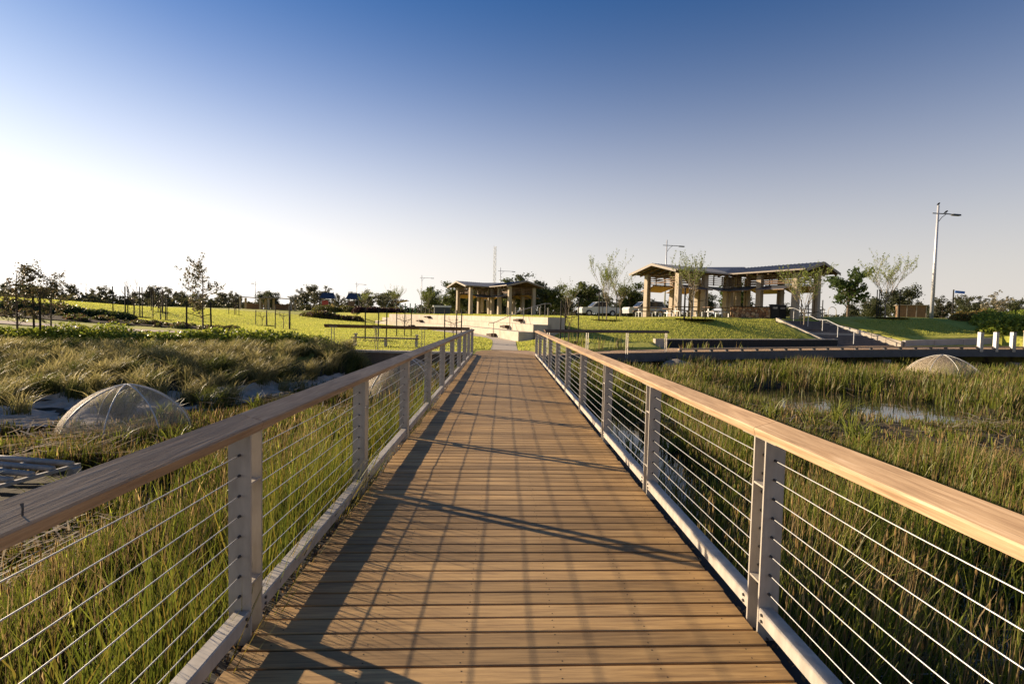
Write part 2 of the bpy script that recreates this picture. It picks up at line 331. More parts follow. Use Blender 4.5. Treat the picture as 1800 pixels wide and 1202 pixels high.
# water
def water_mat():
    mt, n, b = base_nodes('pond_water'); b.inputs['Base Color'].default_value = (.012, .013, .01, 1); b.inputs['Roughness'].default_value = .04; b.inputs['IOR'].default_value = 1.33
    b.inputs['Specular IOR Level'].default_value = .6
    tc = N(n, 'ShaderNodeTexCoord'); z = N(n, 'ShaderNodeTexNoise'); z.inputs['Scale'].default_value = 2.2; z.inputs['Detail'].default_value = 3; n.links.new(tc.outputs['Object'], z.inputs['Vector'])
    bp = N(n, 'ShaderNodeBump'); bp.inputs['Strength'].default_value = .12; bp.inputs['Distance'].default_value = .03; n.links.new(z.outputs[0], bp.inputs['Height']); n.links.new(bp.outputs[0], b.inputs['Normal']); return mt
WZ = -1.06
mb = MB(); mb.add([(-14, -8, WZ), (60, -8, WZ), (60, 29, WZ), (-14, 20, WZ)], [(0, 1, 2, 3)])
struct(mb.build('water', water_mat()))
def sheet(name, pts_l, pts_r, matl, dz=.02, n=6, sub=4, rough=0):
    """strip draped on the ground between two edge lines"""
    L = np.array(pts_l, float); Rr = np.array(pts_r, float); t = np.linspace(0, len(L)-1, (len(L)-1)*sub+1); k = np.arange(len(L))
    def sm(A): return np.stack([np.interp(t, k, A[:, 0]), np.interp(t, k, A[:, 1])], -1)
    a, c = sm(L), sm(Rr); s = np.linspace(0, 1, n)[None, :, None]; P = a[:, None]*(1-s)+c[:, None]*s
    Z = ground_z(P[..., 0], P[..., 1])+dz+rough*((vnoise(P[..., 0], P[..., 1], .55, 41)-.45)+.6*(vnoise(P[..., 0], P[..., 1], .2, 42)-.5))
    V = np.concatenate([P, Z[..., None]], -1).reshape(-1, 3)
    return struct(link(name, npmesh(name, V, gridfaces(n, len(t)), matl, None, True)))
def smooth_line(P, it=2):
    P = np.array(P, float)
    for _ in range(it):
        Q = [P[0]]
        for a, b in zip(P[:-1], P[1:]): Q += [a*.75+b*.25, a*.25+b*.75]
        Q.append(P[-1]); P = np.array(Q)
    return P
pl = smooth_line([(-.66,24.45),(-.6,28),(-.75,32),(-2.2,35.6),(-4.6,41),(-8,48.5),(-13,57)]); pr_ = smooth_line([(.67,24.45),(.66,28),(.75,30.5),(-.25,33.5),(-1.6,38.2),(-4.5,46.2),(-9.2,56.2)])
sheet('path', pl, pr_, M_path, .02, 7, 3)
sheet('garden_path', [(-45,22.3),(-30,23.4),(-21,24.0),(-17,24.2),(-14,24.2)], [(-45,23.3),(-30,24.4),(-21,24.8),(-17,25.0),(-14,24.9)], mat('path_pink', (.50, .38, .29), rough=.9), .03, 4, 6)
sheet('mulch_bed', [(-27,26.0),(-22,26.2),(-17,27.0),(-13.5,27.6)], [(-33,34.5),(-27,33),(-20,30.5),(-14,28.2)], M_mulch, .04, 12, 6)
sheet('mulch_bed', [(2.5,31.6),(2.9,33.6),(3.0,35.5)], [(4.1,31.2),(4.0,33.5),(3.4,35.6)], M_mulch, .03, 5, 4)
# ------------------------------------------------------------------ footbridge deck
DH = 1.275; BP = .1247; Y1 = 2.4921; S = 2.0424; NP = 10
bridge = thing('footbridge', 'timber plank footbridge deck running straight ahead between cable railings', 'footbridge')
def board_mesh(seed):
    q = random.Random(seed); w = .0566; t = .034; c = .004; mb = MB()
    prof = [(0, -w, -t), (0, w, -t), (0, w, -c), (0, w-c, 0), (0, -w+c, 0), (0, -w, -c)]
    xsn = [-DH-q.uniform(-.004, .006), -.43, .43, DH+q.uniform(-.004, .006)]
    mb.prism(prof, (xsn[0], 0, 0), (xsn[-1], 0, 0))
    for jx in (-1.15, -.69, -.23, .23, .69, 1.15):
        for jy in (-.032, .032):
            x = jx+q.uniform(-.012, .012); y = jy+q.uniform(-.006, .006); rr = .0042
            mb.add([(x+rr*math.cos(a*math.pi/3), y+rr*math.sin(a*math.pi/3), .0006) for a in range(6)], [tuple(range(6))], 1)
    return mb.mesh('deck_board', [M_deck, M_screw])
bms = [board_mesh(i) for i in range(6)]
yb = 2.1879-26*BP; nb = int((24.45-yb)/BP)+1
for i in range(nb):
    o = link('deck_board', bms[random.randrange(6)], bridge, (random.uniform(-.003, .003), yb+i*BP, random.uniform(-.0016, .0012)))
    o.rotation_euler = (random.uniform(-.006, .006), random.uniform(-.0006, .0006), random.uniform(-.0009, .0009)+ (math.pi if random.random() < .5 else 0))
for sx in (-1.345, 1.345):
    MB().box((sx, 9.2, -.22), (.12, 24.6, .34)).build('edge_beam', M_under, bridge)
for jx in (-.92, -.46, 0, .46, .92):
    MB().box((jx, 10.8, -.115), (.075, 27.4, .15)).build('joist', M_galvd, bridge)
for py in (1.5, 8, 14.5, 20.6):
    MB().box((0, py, -.85), (2.2, .35, 1.3)).build('pier', M_concg, bridge)

# ------------------------------------------------------------------ railings
RAILPROF = [(-.0665, 0, -.0225), (.0665, 0, -.0225), (.0665, 0, .016), (.060, 0, .0225), (-.060, 0, .0225), (-.0665, 0, .016)]
def railing(name, label, origin, rz, posts, y0, y1, joints, cat='railing', dp=.1182, kick=True, tiltdeg=16.5, pw=.105, hw=1., group=None):
    """local frame: +x towards the deck, y along; posts = list of y"""
    root = thing(name, label, cat, origin, rz, group)
    def plate(y): return MB().box((-.0525, y, .377), (pw, .012, 1.256))
    pm = plate(.006).mesh('post', M_galv)
    lug = MB().box((-.0525, dp/2+.003, 0), (pw-.005, dp-.012, .010)).mesh('spacer', M_galv)
    fit = MB()
    for k in range(8):
        z = .2+.1*k
        for y, s in ((0, -1), (dp+.006, 1)): fit.tube([(-.05, y, z), (-.05, y+s*.022, z)], [.0075, .0045], 6)
        for y, s in ((.012, 1),): fit.tube([(-.05, y, z), (-.05, y+.010, z)], .008, 6)
    fm = fit.mesh('cable_fitting', M_bolt)
    cap = MB().box((-.033, dp/2, .0), (.09, .34, .008), Matrix.Rotation(R(tiltdeg), 3, 'Y')).mesh('cap_plate', M_galv)
    bolt_me = MB().tube([(0, 0, 0), (.008, 0, 0)], .008, 6).mesh('bolt', M_bolt); 
    for y in posts:
        p = link('post', pm, root, (0, y, 0)); link('plate', pm, p, (0, dp-.006, 0))
        link('spacer', lug, p, (0, 0, .755)); link('spacer', lug, p, (0, 0, .252)); link('cable_fitting', fm, p)['kind'] = 'stuff'; link('cap_plate', cap, p, (0, 0, 1.018))
    M3 = Matrix.Rotation(R(tiltdeg), 3, 'Y')
    js = [y0]+[j for j in joints if y0 < j < y1]+[y1]
    for a, b in zip(js[:-1], js[1:]):
        mb = MB(); mb.prism([M3 @ Vector((p[0]*hw, p[1], p[2]*hw)) for p in RAILPROF], (0, a+.002-(a+b)/2, 0), (0, b-.002-(a+b)/2, 0))
        h = mb.build('handrail', M_rail if hw == 1 else M_fascia, root, False, (-.033, (a+b)/2, 1.052))  # side rails take a darker timber, their shade put into the colour
    for k in range(8):
        sagpts = []
        for a, b in zip([y0]+posts, posts+[y1]):
            sagpts += [(-.05, a, .2+.1*k), (-.05, (a+b)/2, .2+.1*k-.004)]
        sagpts.append((-.05, y1, .2+.1*k))
        MB().tube(sagpts, .0026, 6).build('cable', M_cable, root, True)
    if kick:
        ends = [y0]+posts+[y1]
        for a, b in zip(ends[:-1], ends[1:]):
            a2 = a if a == y0 else a+dp+.004; b2 = b if b == y1 else b-.004
            if b2-a2 < .2: continue
            mb = MB(); pf = [(-.010, 0, .056), (-.002, 0, .056), (-.002, 0, .122), (-.008, 0, .128), (-.072, 0, .128), (-.072, 0, .120), (-.010, 0, .120)]
            mb.prism(pf, (0, a2, 0), (0, b2, 0)); kk = mb.build('kick_rail', M_galv, root)
            for yy in (a2+.035, b2-.035):
                for zz in (.074, .106): link('bolt', bolt_me, kk, (-.002, yy, zz))
    return root
posts = [Y1+(i-2)*S for i in range(NP+2)]
railing('cable_railing', 'left bridge railing, weathered brown handrail in shade over steel posts and cables', (-1.285, 0, 0), 0, posts, -2.6, 21.1, [Y1+.06+2*S*k for k in range(-1, 5)])
rp = sorted([21.1-(p+.1182) for p in posts])
railing('cable_railing', 'right bridge railing, sunlit golden handrail over steel posts and cables', (1.285, 21.1, 0), math.pi, rp, 0, 23.7, sorted([21.1-(Y1+.06+2*S*k) for k in range(-1, 5)]))
def rail_between(label, a, b, posts_t, name='cable_railing', tilt=48):
    a = Vector(a); b = Vector(b); L = (b-a).length; rz = math.atan2(-(b-a).x, (b-a).y)
    return railing(name, label, (a.x, a.y, a.z), rz, [t*L for t in posts_t], 0, L, [], tiltdeg=tilt, kick=False, pw=.05, hw=1.15)
rail_between('cable railing along the left abutment wall, dark rail before the lawn', (-1.45, 21.15, 0.02), (-7.45, 21.35, 0.02), [.02, .31, .63, .93])
rail_between('short cable railing with pale posts on the boardwalk right of the bridge', (1.75, 21.75, 0), (8.5, 25.62, .02), [.02, .30, .62, .97])
nl = thing('nail', 'bent dark nail standing up from the left handrail', 'nail', (-1.285, 1.33, 1.066))
MB().tube([(0, 0, -.012), (0, .002, .02), (-.004, .004, .03)], [.0025, .0025, .004], 6).build('shank', M_bolt, nl)
q = np.random.default_rng(44); n = 900; P = np.c_[np.where(q.random(n) < .7, -1.325, 1.325)+.035*(q.random(n)-.5)*2, 1+12*q.random(n)**1.5, -.045+.012*q.random(n)]; LITTER = P
# left abutment wall
wl = thing('abutment_wall', 'brown retaining wall with pale concrete cap left of the bridge end', 'wall', (0, 0, 0))
MB().box((-4.45, 21.22, -.62), (6.2, .22, 1.3)).build('wall_face', M_wallbr, wl)
for i in range(3): MB().box((-2.4-i*2.06, 21.2, .06), (2.05, .36, .09)).build('cap', M_conc, wl)
# bench on the lawn
bz = gz(-5.6, 24.2)
bn = thing('park_bench', 'long backless bench with three pale legs on the lawn behind the abutment', 'bench', (-5.62, 24.3, bz), R(-2))
MB().box((0, 0, .44), (3.1, .36, .06)).build('seat', mat('bench_timber', (.16, .11, .075), rough=.7), bn)
for x in (-1.45, 0, 1.45):
    mb = MB(); mb.box((x, 0, .2), (.07, .3, .42)); mb.build('leg', M_conc, bn)
for x in (-1.45, 1.45):
    mb = MB(); mb.box((x, .1, .52), (.09, .09, .12)); mb.box((x, .1, .6), (.13, .26, .05)); mb.build('armrest', M_conc, bn)

# ------------------------------------------------------------------ boardwalk on the right
bwk = thing('boardwalk', 'low timber boardwalk with kerb and dark steel edge beam along the wetland', 'boardwalk')
be = smooth_line(BWE, 1); wid = 3.7
def offs(P, d):
    Q = []
    for i in range(len(P)):
        t = P[min(i+1, len(P)-1)]-P[max(i-1, 0)]; nrm = np.array([-t[1], t[0]])/np.hypot(t[0], t[1]); Q.append([P[i][0]+nrm[0]*d, P[i][1]+nrm[1]*d, P[i][2]])
    return np.array(Q)
bf = offs(be, wid)
M_bw = wood('boardwalk_timber', (.50, .34, .20), (.36, .235, .135), (.6, .42, .27), 0, rnd=.08)
# planks: individual while they are near enough to tell apart, otherwise a joined surface
seg = np.linalg.norm(np.diff(be[:, :2], axis=0), axis=1); cum = np.r_[0, np.cumsum(seg)]; tot = cum[-1]
def along(P, s): return np.array([np.interp(s, cum, P[:, k]) for k in range(3)])
npl = 270; pw = tot/npl
for i in range(npl):
    s0, s1 = i*pw+.004, (i+1)*pw-.004
    a, b, c, d = along(be, s0), along(be, s1), along(bf, s1), along(bf, s0); h = np.array([0, 0, .035])
    mb = MB(); mb.add([a-h, b-h, c-h, d-h, a, b, c, d], [(3, 2, 1, 0), (4, 5, 6, 7), (0, 1, 5, 4), (1, 2, 6, 5), (2, 3, 7, 6), (3, 0, 4, 7)])
    mb.build('plank', M_bw, bwk)
def sweep(P, prof, name, matl, parent, s0, s1, n):
    """prof: (inward offset, z) rectangle corners swept along the edge line"""
    mb = MB(); rows = []
    for k in range(n+1):
        s = s0+(s1-s0)*k/n; p = along(P, s); q = along(P, min(s+.1, tot)); q0 = along(P, max(s-.1, 0)); t = (q-q0); nr = np.array([-t[1], t[0], 0]); nr /= np.linalg.norm(nr)
        rows.append([p+nr*o+np.array([0, 0, z]) for o, z in prof])
    m_ = len(prof); vs = [v for r_ in rows for v in r_]
    fs = [(i*m_+j, i*m_+(j+1) % m_, (i+1)*m_+(j+1) % m_, (i+1)*m_+j) for i in range(n) for j in range(m_)]+[tuple(range(m_)), tuple(range(n*m_, n*m_+m_))]
    mb.add(vs, fs); return mb.build(name, matl, parent)
sweep(be, [(-.02, -.46), (.06, -.46), (.06, -.04), (-.02, -.04)], 'edge_beam', M_galvd, bwk, 0, tot, 60)
sweep(bf, [(-.06, -.40), (.0, -.40), (.0, -.04), (-.06, -.04)], 'edge_beam', M_galvd, bwk, 0, tot, 60)
nk = int((tot-9)/3.0)
for i in range(nk): sweep(be, [(.03, .09), (.17, .09), (.17, .16), (.03, .16)], 'kerb', M_bw, bwk, 8.9+i*3.0, 8.9+i*3.0+2.985, 4)
for i in range(int((tot-9)/1.0)):
    p = along(be, 9.0+i*1.0); q = along(be, 9.05+i); MB().box((0, 0, 0), (.16, .10, .089), Matrix.Rotation(math.atan2(q[1]-p[1], q[0]-p[0]), 3, 'Z')).build('kerb_block', M_galvd, bwk, False, (p[0]-.03, p[1]+.1, p[2]+.0455))
for i in range(9):
    p = along(be, 3+i*4.1); MB().box((p[0], p[1]+.75, -.9), (.5, .5, 1.0)).build('pier', M_concg, bwk)
# posts at the rising right end
for i, (x, t) in enumerate(((28.9, 0), (29.85, 0), (30.75, 0))):
    y = np.interp(x, be[:, 0], be[:, 1]); z = np.interp(x, be[:, 0], be[:, 2])
    th = thing('boardwalk_post', ['first', 'second', 'third'][i]+' from the left of three posts with sunlit sides painted white at the right end of the boardwalk', 'post', (x, y+.02, z-.02), R(4), 'posts at the boardwalk end')
    for yy in (-.06, .06): MB().box((0, yy, .45), (.22 if i != 1 else .18, .03, 1.2)).build('plate', M_galv, th)
    MB().box((-.13 if i != 1 else -.11, 0, .55), (.035, .2, .98)).build('sunlit_face', M_white, th)  # white strip paints the sunlight on the post's left side
    MB().box((0, 0, 1.06), (.26, .2, .03)).build('cap', M_black, th)
hz_ = thing('handrail_end', 'end of a timber handrail on a grey post at the far right edge', 'railing', (31.35, 28.75, .44), R(-10))
MB().box((0, 0, .5), (.1, .12, 1.1)).build('post', M_galv, hz_); MB().box((2.2, -.35, 1.09), (4.6, .16, .07), Matrix.Rotation(R(-9), 3, 'Z')).build('handrail', M_rail, hz_)
for k in range(5): MB().tube([(0, 0, .2+.17*k), (4.4, -.7, .2+.17*k)], .006, 5).build('cable', M_cable, hz_)

# black seat wall, stairs, concrete walls
bwall = thing('seat_wall', 'long black timber retaining wall with pale coping below the grass slope', 'wall')
a, b = Vector((9.6, 29.5, -.06)), Vector((21.9, 32.05, .1)); ng = 41
for i in range(ng):
    p = a.lerp(b, (i+.5)/ng); ang = math.atan2(b.y-a.y, b.x-a.x); Mz = Matrix.Rotation(ang, 3, 'Z')
    MB().box((p.x, p.y, p.z+.27), ((b-a).length/ng-.008, .08+random.uniform(0, .006), .56), Mz).build('board', M_black, bwall)
mid = a.lerp(b, .5); MB().box((mid.x-.03, mid.y+.14, mid.z+.575), ((b-a).length+.1, .34, .05), Mz @ Matrix.Rotation(-math.atan2(.16, (b-a).length), 3, 'Y')).build('coping', M_conc, bwall)
MB().box((9.15, 29.45, .25), (.55, .3, .62), Mz).build('end_block', M_conc, bwall)
M_step = mat('dark_steps', (.135, .125, .125), (.10, .093, .093), rough=.9, scale=3)
stt = thing('stairs', 'wide dark stairs rising left from the boardwalk to the big pavilion', 'stairs')
BL, BR, TL, TR = (np.array(v) for v in ((22.0, 32.1, .12), (26.0, 31.7, .12), (20.4, 36.6, 1.86), (23.5, 36.6, 1.86)))
ns = 13
for i in range(ns):
    t0, t1 = i/ns, (i+1)/ns
    if i == 6: t1 = t1
    p0, p1, p2, p3 = BL+(TL-BL)*t0, BR+(TR-BR)*t0, BR+(TR-BR)*t1, BL+(TL-BL)*t1; zt = p2[2]
    vs = [(p0[0], p0[1], -.1), (p1[0], p1[1], -.1), (p2[0], p2[1]+.05, -.1), (p3[0], p3[1]+.05, -.1), (p0[0], p0[1], zt), (p1[0], p1[1], zt), (p2[0], p2[1]+.05, zt), (p3[0], p3[1]+.05, zt)]
    MB().add(vs, [(3, 2, 1, 0), (4, 5, 6, 7), (0, 1, 5, 4), (1, 2, 6, 5), (2, 3, 7, 6), (3, 0, 4, 7)]).build('step', M_step if i != 6 else M_concg, stt)
def slab(pts_lo, pts_hi, th, name, matl, parent):
    """wall piece along a line with own top and bottom heights"""
    a, b = Vector(pts_lo[0]), Vector(pts_lo[1]); d = (b-a); d.z = 0; nrm = Vector((-d.y, d.x, 0)).normalized()*th
    A, B = Vector(pts_hi[0]), Vector(pts_hi[1])
    vs = [a, b, b+nrm, a+nrm, A, B, B+nrm, A+nrm]
    return MB().add(vs, [(3, 2, 1, 0), (4, 5, 6, 7), (0, 1, 5, 4), (1, 2, 6, 5), (2, 3, 7, 6), (3, 0, 4, 7)]).build(name, matl, parent)
for k in range(5):   # kerb at the left of the stairs
    f0, f1 = k/5, (k+1)/5-.004; p, q = BL+(TL-BL)*f0, BL+(TL-BL)*f1
    slab([(p[0], p[1], p[2]-.3), (q[0], q[1], q[2]-.3)], [(p[0], p[1], p[2]+.2), (q[0], q[1], q[2]+.2)], .28, 'kerb', M_conc, stt)
swl = thing('stair_wall', 'sloping concrete panel wall at the right side of the dark stairs', 'wall')
for k in range(6):
    f0, f1 = k/6, (k+1)/6-.006; p, q = BR+(TR-BR)*f0, BR+(TR-BR)*f1
    slab([(q[0], q[1], -.1), (p[0], p[1], -.1)], [(q[0], q[1], q[2]+.12+.42*(1-f1)), (p[0], p[1], p[2]+.12+.42*(1-f0))], .28, 'panel', M_conc, swl)
lwl = thing('garden_wall', 'low grey concrete wall between the boardwalk and the right-hand lawn', 'wall')
for k in range(3):
    x0 = 26.3+k*2.0; x1 = x0+1.985; slab([(x0, 31.7, .1), (x1, 31.72, .1)], [(x0, 31.7, .72+.05*k*2), (x1, 31.72, .72+.05*(k+1)*2)], .28, 'panel', M_concg, lwl)
# metal handrail on the stairs
hr = thing('stair_handrail', 'thin white metal handrail climbing the dark stairs', 'handrail')
hp = [np.array((23.35, 32.5, .27)), np.array((22.9, 33.5, .62)), np.array((22.45, 34.5, .99)), np.array((22.0, 35.5, 1.36)), np.array((21.5, 36.5, 1.83))]
for p in hp: MB().tube([p, p+np.array((0, 0, .95))], .024, 7).build('post', M_white, hr)
u_ = np.array((0, 0, .95)); run = [hp[0]+u_+(.45, -.35, -.12), hp[0]+u_+(.5, -.4, -.02), hp[0]+u_+(.12, -.2, .0), hp[0]+u_, hp[1]+u_+(0, 0, .03), hp[2]+u_+(.15, -.2, .02), hp[2]+u_+(-.25, .3, .05), hp[3]+u_, hp[4]+u_+(0, 0, .02), hp[4]+u_+(-.3, .15, .02), hp[4]+u_+(-.32, .15, -.12)]
MB().tube(run, .024, 7).build('rail', M_white, hr, True)

# ------------------------------------------------------------------ terrace seating
tr_ = thing('terrace_seating', 'three curved tiers of pale concrete seating around the lawn', 'seating')
tl = smooth_line(TIER[2:8], 2)
def toffs(d, start):
    Q = []
    for i in range(len(tl)):
        t = tl[min(i+1, len(tl)-1)]-tl[max(i-1, 0)]; t = t/np.hypot(*t); Q.append((tl[i][0]+t[1]*d, tl[i][1]-t[0]*d))
    Q = np.array(Q); return Q
TT = [.75, 1.2, 1.66]
for k in range(3):
    A = toffs(.95*k, 0); B = toffs(.95*(k+1)+.25, 0); cs = np.r_[0, np.cumsum(np.hypot(*np.diff(A, axis=0).T))]; n = int(cs[-1]/2.4)
    for j in range(n):
        s0, s1 = cs[-1]*j/n+.006, cs[-1]*(j+1)/n-.006; mb = MB(); rows = []
        for s in np.linspace(s0, s1, 3):
            p = [np.interp(s, cs, A[:, 0]), np.interp(s, cs, A[:, 1])]; q = [np.interp(s, cs, B[:, 0]), np.interp(s, cs, B[:, 1])]
            rows.append([(p[0], p[1], -.1), (q[0], q[1], -.1), (q[0], q[1], TT[k]), (p[0], p[1], TT[k])])
        vs = [v for r_ in rows for v in r_]; fs = [(i*4+a, i*4+(a+1) % 4, (i+1)*4+(a+1) % 4, (i+1)*4+a) for i in range(2) for a in range(4)]+[(0, 1, 2, 3), (8, 9, 10, 11)]
        mb.add(vs, fs).build('seat_block', M_conc, tr_)
M_tread = mat('tread_timber', (.10, .058, .035), (.06, .035, .022), rough=.8)
def pt(s, d):
    cs = np.r_[0, np.cumsum(np.hypot(*np.diff(tl, axis=0).T))]; A = toffs(d, 0); return np.interp(s, cs, A[:, 0]), np.interp(s, cs, A[:, 1])
for s in (4.6, 29.5):
    for k in range(3):
        for e in (0, 1):
            x, y = pt(s-e*.7*(-1), .95*k-.22); MB().box((x, y, (TT[k]-.45)+.2 if k else .38), (.42, .34, .22 if not e else .14), Matrix.Rotation(R(30), 3, 'Z')).build('step_block', M_tread, tr_)
th2 = thing('terrace_handrail', 'grey pipe handrail running up the terrace seating', 'handrail')
pz = [(pt(3.9, -.35), .25), (pt(4.0, .8), .75), (pt(4.0, 1.75), 1.2), (pt(4.0, 3.3), 1.66)]
for (x, y), z in pz: MB().tube([(x, y, z), (x, y, z+.95)], .022, 6).build('post', M_galv, th2)
MB().tube([(pz[0][0][0]-.35, pz[0][0][1], pz[0][1]+.8), (pz[0][0][0]-.3, pz[0][0][1], pz[0][1]+.95)]+[(x, y, z+.95) for (x, y), z in pz]+[(pz[3][0][0]+.4, pz[3][0][1], 2.61), (pz[3][0][0]+.42, pz[3][0][1], 2.4)], .024, 6).build('rail', M_galv, th2, True)

# ------------------------------------------------------------------ pavilions
def pavilion(name, label, wings, lantern):
    root = thing(name, label, 'pavilion'); 
    for (ax, ay, dx, dy, L, w, zb, hh) in wings:   # gable end apex plan, direction, length, width, base z, eave height above base
        d = Vector((dx, dy, 0)).normalized(); n = Vector((-d.y, d.x, 0)); A = Vector((ax, ay, zb)); rise = .70
        P = lambda s, t, z: A+d*s+n*t+Vector((0, 0, z))
        for sg in (-1, 1):   # two roof slopes, thick sheets with ribs
            vs = [P(-.5, 0, hh+rise), P(L, 0, hh+rise), P(L, sg*w/2, hh), P(-.5, sg*w/2, hh)]; vs += [v-Vector((0, 0, .06)) for v in vs]
            rf = MB().add(vs, [(0, 1, 2, 3), (7, 6, 5, 4), (0, 4, 5, 1), (1, 5, 6, 2), (2, 6, 7, 3), (3, 7, 4, 0)]).build('roof', M_roof, root)
            rb = MB(); k = 0
            while k*.32 < L+.5:
                s = -.48+k*.32; rb.add([P(s, 0, hh+rise+.001), P(s+.05, 0, hh+rise+.001), P(s+.05, sg*w/2, hh+.001), P(s, sg*w/2, hh+.001), P(s+.025, 0, hh+rise+.035), P(s+.025, sg*w/2, hh+.035)], [(0, 4, 5, 3), (4, 1, 2, 5)]); k += 1
            rb.build('roof_rib', M_roof, rf)
            for i in range(9):   # rafters below
                s = -.3+i*(L-.1)/8; vs = [P(s, 0, hh+rise-.07), P(s+.09, 0, hh+rise-.07), P(s+.09, sg*(w/2-.05), hh-.07), P(s, sg*(w/2-.05), hh-.07)]; vs += [v-Vector((0, 0, .16)) for v in vs]
                MB().add(vs, [(0, 1, 2, 3), (7, 6, 5, 4), (0, 4, 5, 1), (1, 5, 6, 2), (2, 6, 7, 3), (3, 7, 4, 0)]).build('rafter', M_fascia, root)
            for i in range(5):   # purlins
                t = sg*(w/2)*(.12+i*.21); z = hh+rise*(1-abs(t)/(w/2))-.068; a_, b_ = P(-.42, t, z-.03), P(L, t, z-.03)
                MB().prism([(0, 0, -.03), (n.x*.05, n.y*.05, -.03), (n.x*.05, n.y*.05, .03), (0, 0, .03)], a_, b_).build('purlin', M_fascia, root)
            a_, b_ = P(-.53, 0, hh+rise), P(-.53, sg*w/2, hh)   # barge boards at the gable
            vs = [a_, b_, b_-Vector((0, 0, .2)), a_-Vector((0, 0, .2))]; vs += [v-d*.04 for v in vs]
            MB().add(vs, [(0, 1, 2, 3), (7, 6, 5, 4), (0, 4, 5, 1), (1, 5, 6, 2), (2, 6, 7, 3), (3, 7, 4, 0)]).build('barge_board', M_barge, root)
            g0, g1 = P(-.5, sg*(w/2+.03), hh-.02), P(L, sg*(w/2+.03), hh-.02)
            MB().prism([(0, 0, -.06), (n.x*.1*sg, n.y*.1*sg, -.06), (n.x*.1*sg, n.y*.1*sg, .05), (0, 0, .05)], g0, g1).build('gutter', M_barge, root)
        cs_ = [.75, L*.5, L-.6]; rot = Matrix.Rotation(math.atan2(d.y, d.x), 3, 'Z'); ct = w/2-.95
        for s in cs_:
            for sg in (-1, 1):
                p = P(s, sg*ct, 0); ch = hh-.12
                mb = MB(); c0, c1 = .23, .20
                vs = [p+rot @ Vector((a*c0, b*c0, -.3)) for a, b in ((-1, -1), (1, -1), (1, 1), (-1, 1))]+[p+rot @ Vector((a*c1, b*c1, ch)) for a, b in ((-1, -1), (1, -1), (1, 1), (-1, 1))]
                mb.add(vs, [(3, 2, 1, 0), (4, 5, 6, 7), (0, 1, 5, 4), (1, 2, 6, 5), (2, 3, 7, 6), (3, 0, 4, 7)]); cc = mb.build('column', M_col, root)
                mb = MB(); mb.box(p+rot @ Vector((0, -.25*sg, ch*.55)), (.07, .02, ch*.8), rot); mb.build('recess_strip', M_fascia, cc)
                br = MB(); br.tube([p+n*(-sg*.2)+Vector((0, 0, ch-1.35)), p+n*(-sg*.85)+Vector((0, 0, ch-.85))], .05, 4); br.build('bracket', M_fascia, root)
        for sg in (-1, 1):   # slatted screens and beams between columns
            for s0, s1 in zip(cs_[:-1], cs_[1:]):
                for k in range(5):
                    z = hh-.22-k*.17; MB().prism([(0, 0, -.035), (n.x*.05, n.y*.05, -.035), (n.x*.05, n.y*.05, .035), (0, 0, .035)], P(s0+.18, sg*ct, z), P(s1-.18, sg*ct, z)).build('slat', M_fascia, root)
                for q in (.33, .66):
                    x = s0+(s1-s0)*q; MB().box(P(x, sg*ct, hh-.55), (.06, .09, .85), rot).build('screen_post', M_fascia, root)
        for k in range(4):   # slats across the gable end
            z = hh-.22-k*.2; MB().prism([(0, 0, -.035), (d.x*.05, d.y*.05, -.035), (d.x*.05, d.y*.05, .035), (0, 0, .035)], P(cs_[0], -ct+.2, z), P(cs_[0], ct-.2, z)).build('slat', M_fascia, root)
        for q, (s0, s1) in enumerate(zip(cs_[:-1], cs_[1:])):   # hanging awnings, grey above, ochre below
            for sg in (-1, 1):
                m0, m1 = s0+.3, s1-.3; t0, t1 = sg*(ct-.55), sg*(ct+1.15); z0, z1 = hh-1.0, hh-1.42
                vs = [P(m0, t0, z0), P(m1, t0, z0), P(m1, t1, z1), P(m0, t1, z1)]; fc = [(0, 1, 2, 3), (7, 6, 5, 4), (0, 4, 5, 1), (1, 5, 6, 2), (2, 6, 7, 3), (3, 7, 4, 0)]
                aw = MB().add(vs+[v-Vector((0, 0, .04)) for v in vs], fc).build('awning', M_roof, root)
                v2 = [v-Vector((0, 0, .042)) for v in vs]; MB().add(v2+[v-Vector((0, 0, .03)) for v in v2], fc).build('lining', M_ochre, aw)
    (lx, ly, lz, dx, dy, L, w) = lantern; d = Vector((dx, dy, 0)).normalized(); n = Vector((-d.y, d.x, 0)); A = Vector((lx, ly, lz))
    for sg in (-1, 1):
        vs = [A-d*L/2+Vector((0, 0, .55)), A+d*L/2+Vector((0, 0, .55)), A+d*L/2+n*sg*w/2, A-d*L/2+n*sg*w/2]; vs += [v-Vector((0, 0, .07)) for v in vs]
        MB().add(vs, [(0, 1, 2, 3), (7, 6, 5, 4), (0, 4, 5, 1), (1, 5, 6, 2), (2, 6, 7, 3), (3, 7, 4, 0)]).build('roof', M_roof, root)
        for e in (-1, 1):
            a_, b_ = A+d*e*(L/2+.02)+Vector((0, 0, .55)), A+d*e*(L/2+.02)+n*sg*w/2; vs = [a_, b_, b_-Vector((0, 0, .2)), a_-Vector((0, 0, .2))]; vs += [v+d*e*.05 for v in vs]
            MB().add(vs, [(0, 1, 2, 3), (7, 6, 5, 4), (0, 4, 5, 1), (1, 5, 6, 2), (2, 6, 7, 3), (3, 7, 4, 0)]).build('barge_board', M_barge, root)
    for s in (-1, 1):
        for t in (-1, 1): MB().box(A+d*s*(L/2-.5)+n*t*(w/2-.6)+Vector((0, 0, -1.9)), (.4, .4, 4.0), Matrix.Rotation(math.atan2(d.y, d.x), 3, 'Z')).build('column', M_col, root)
    return root
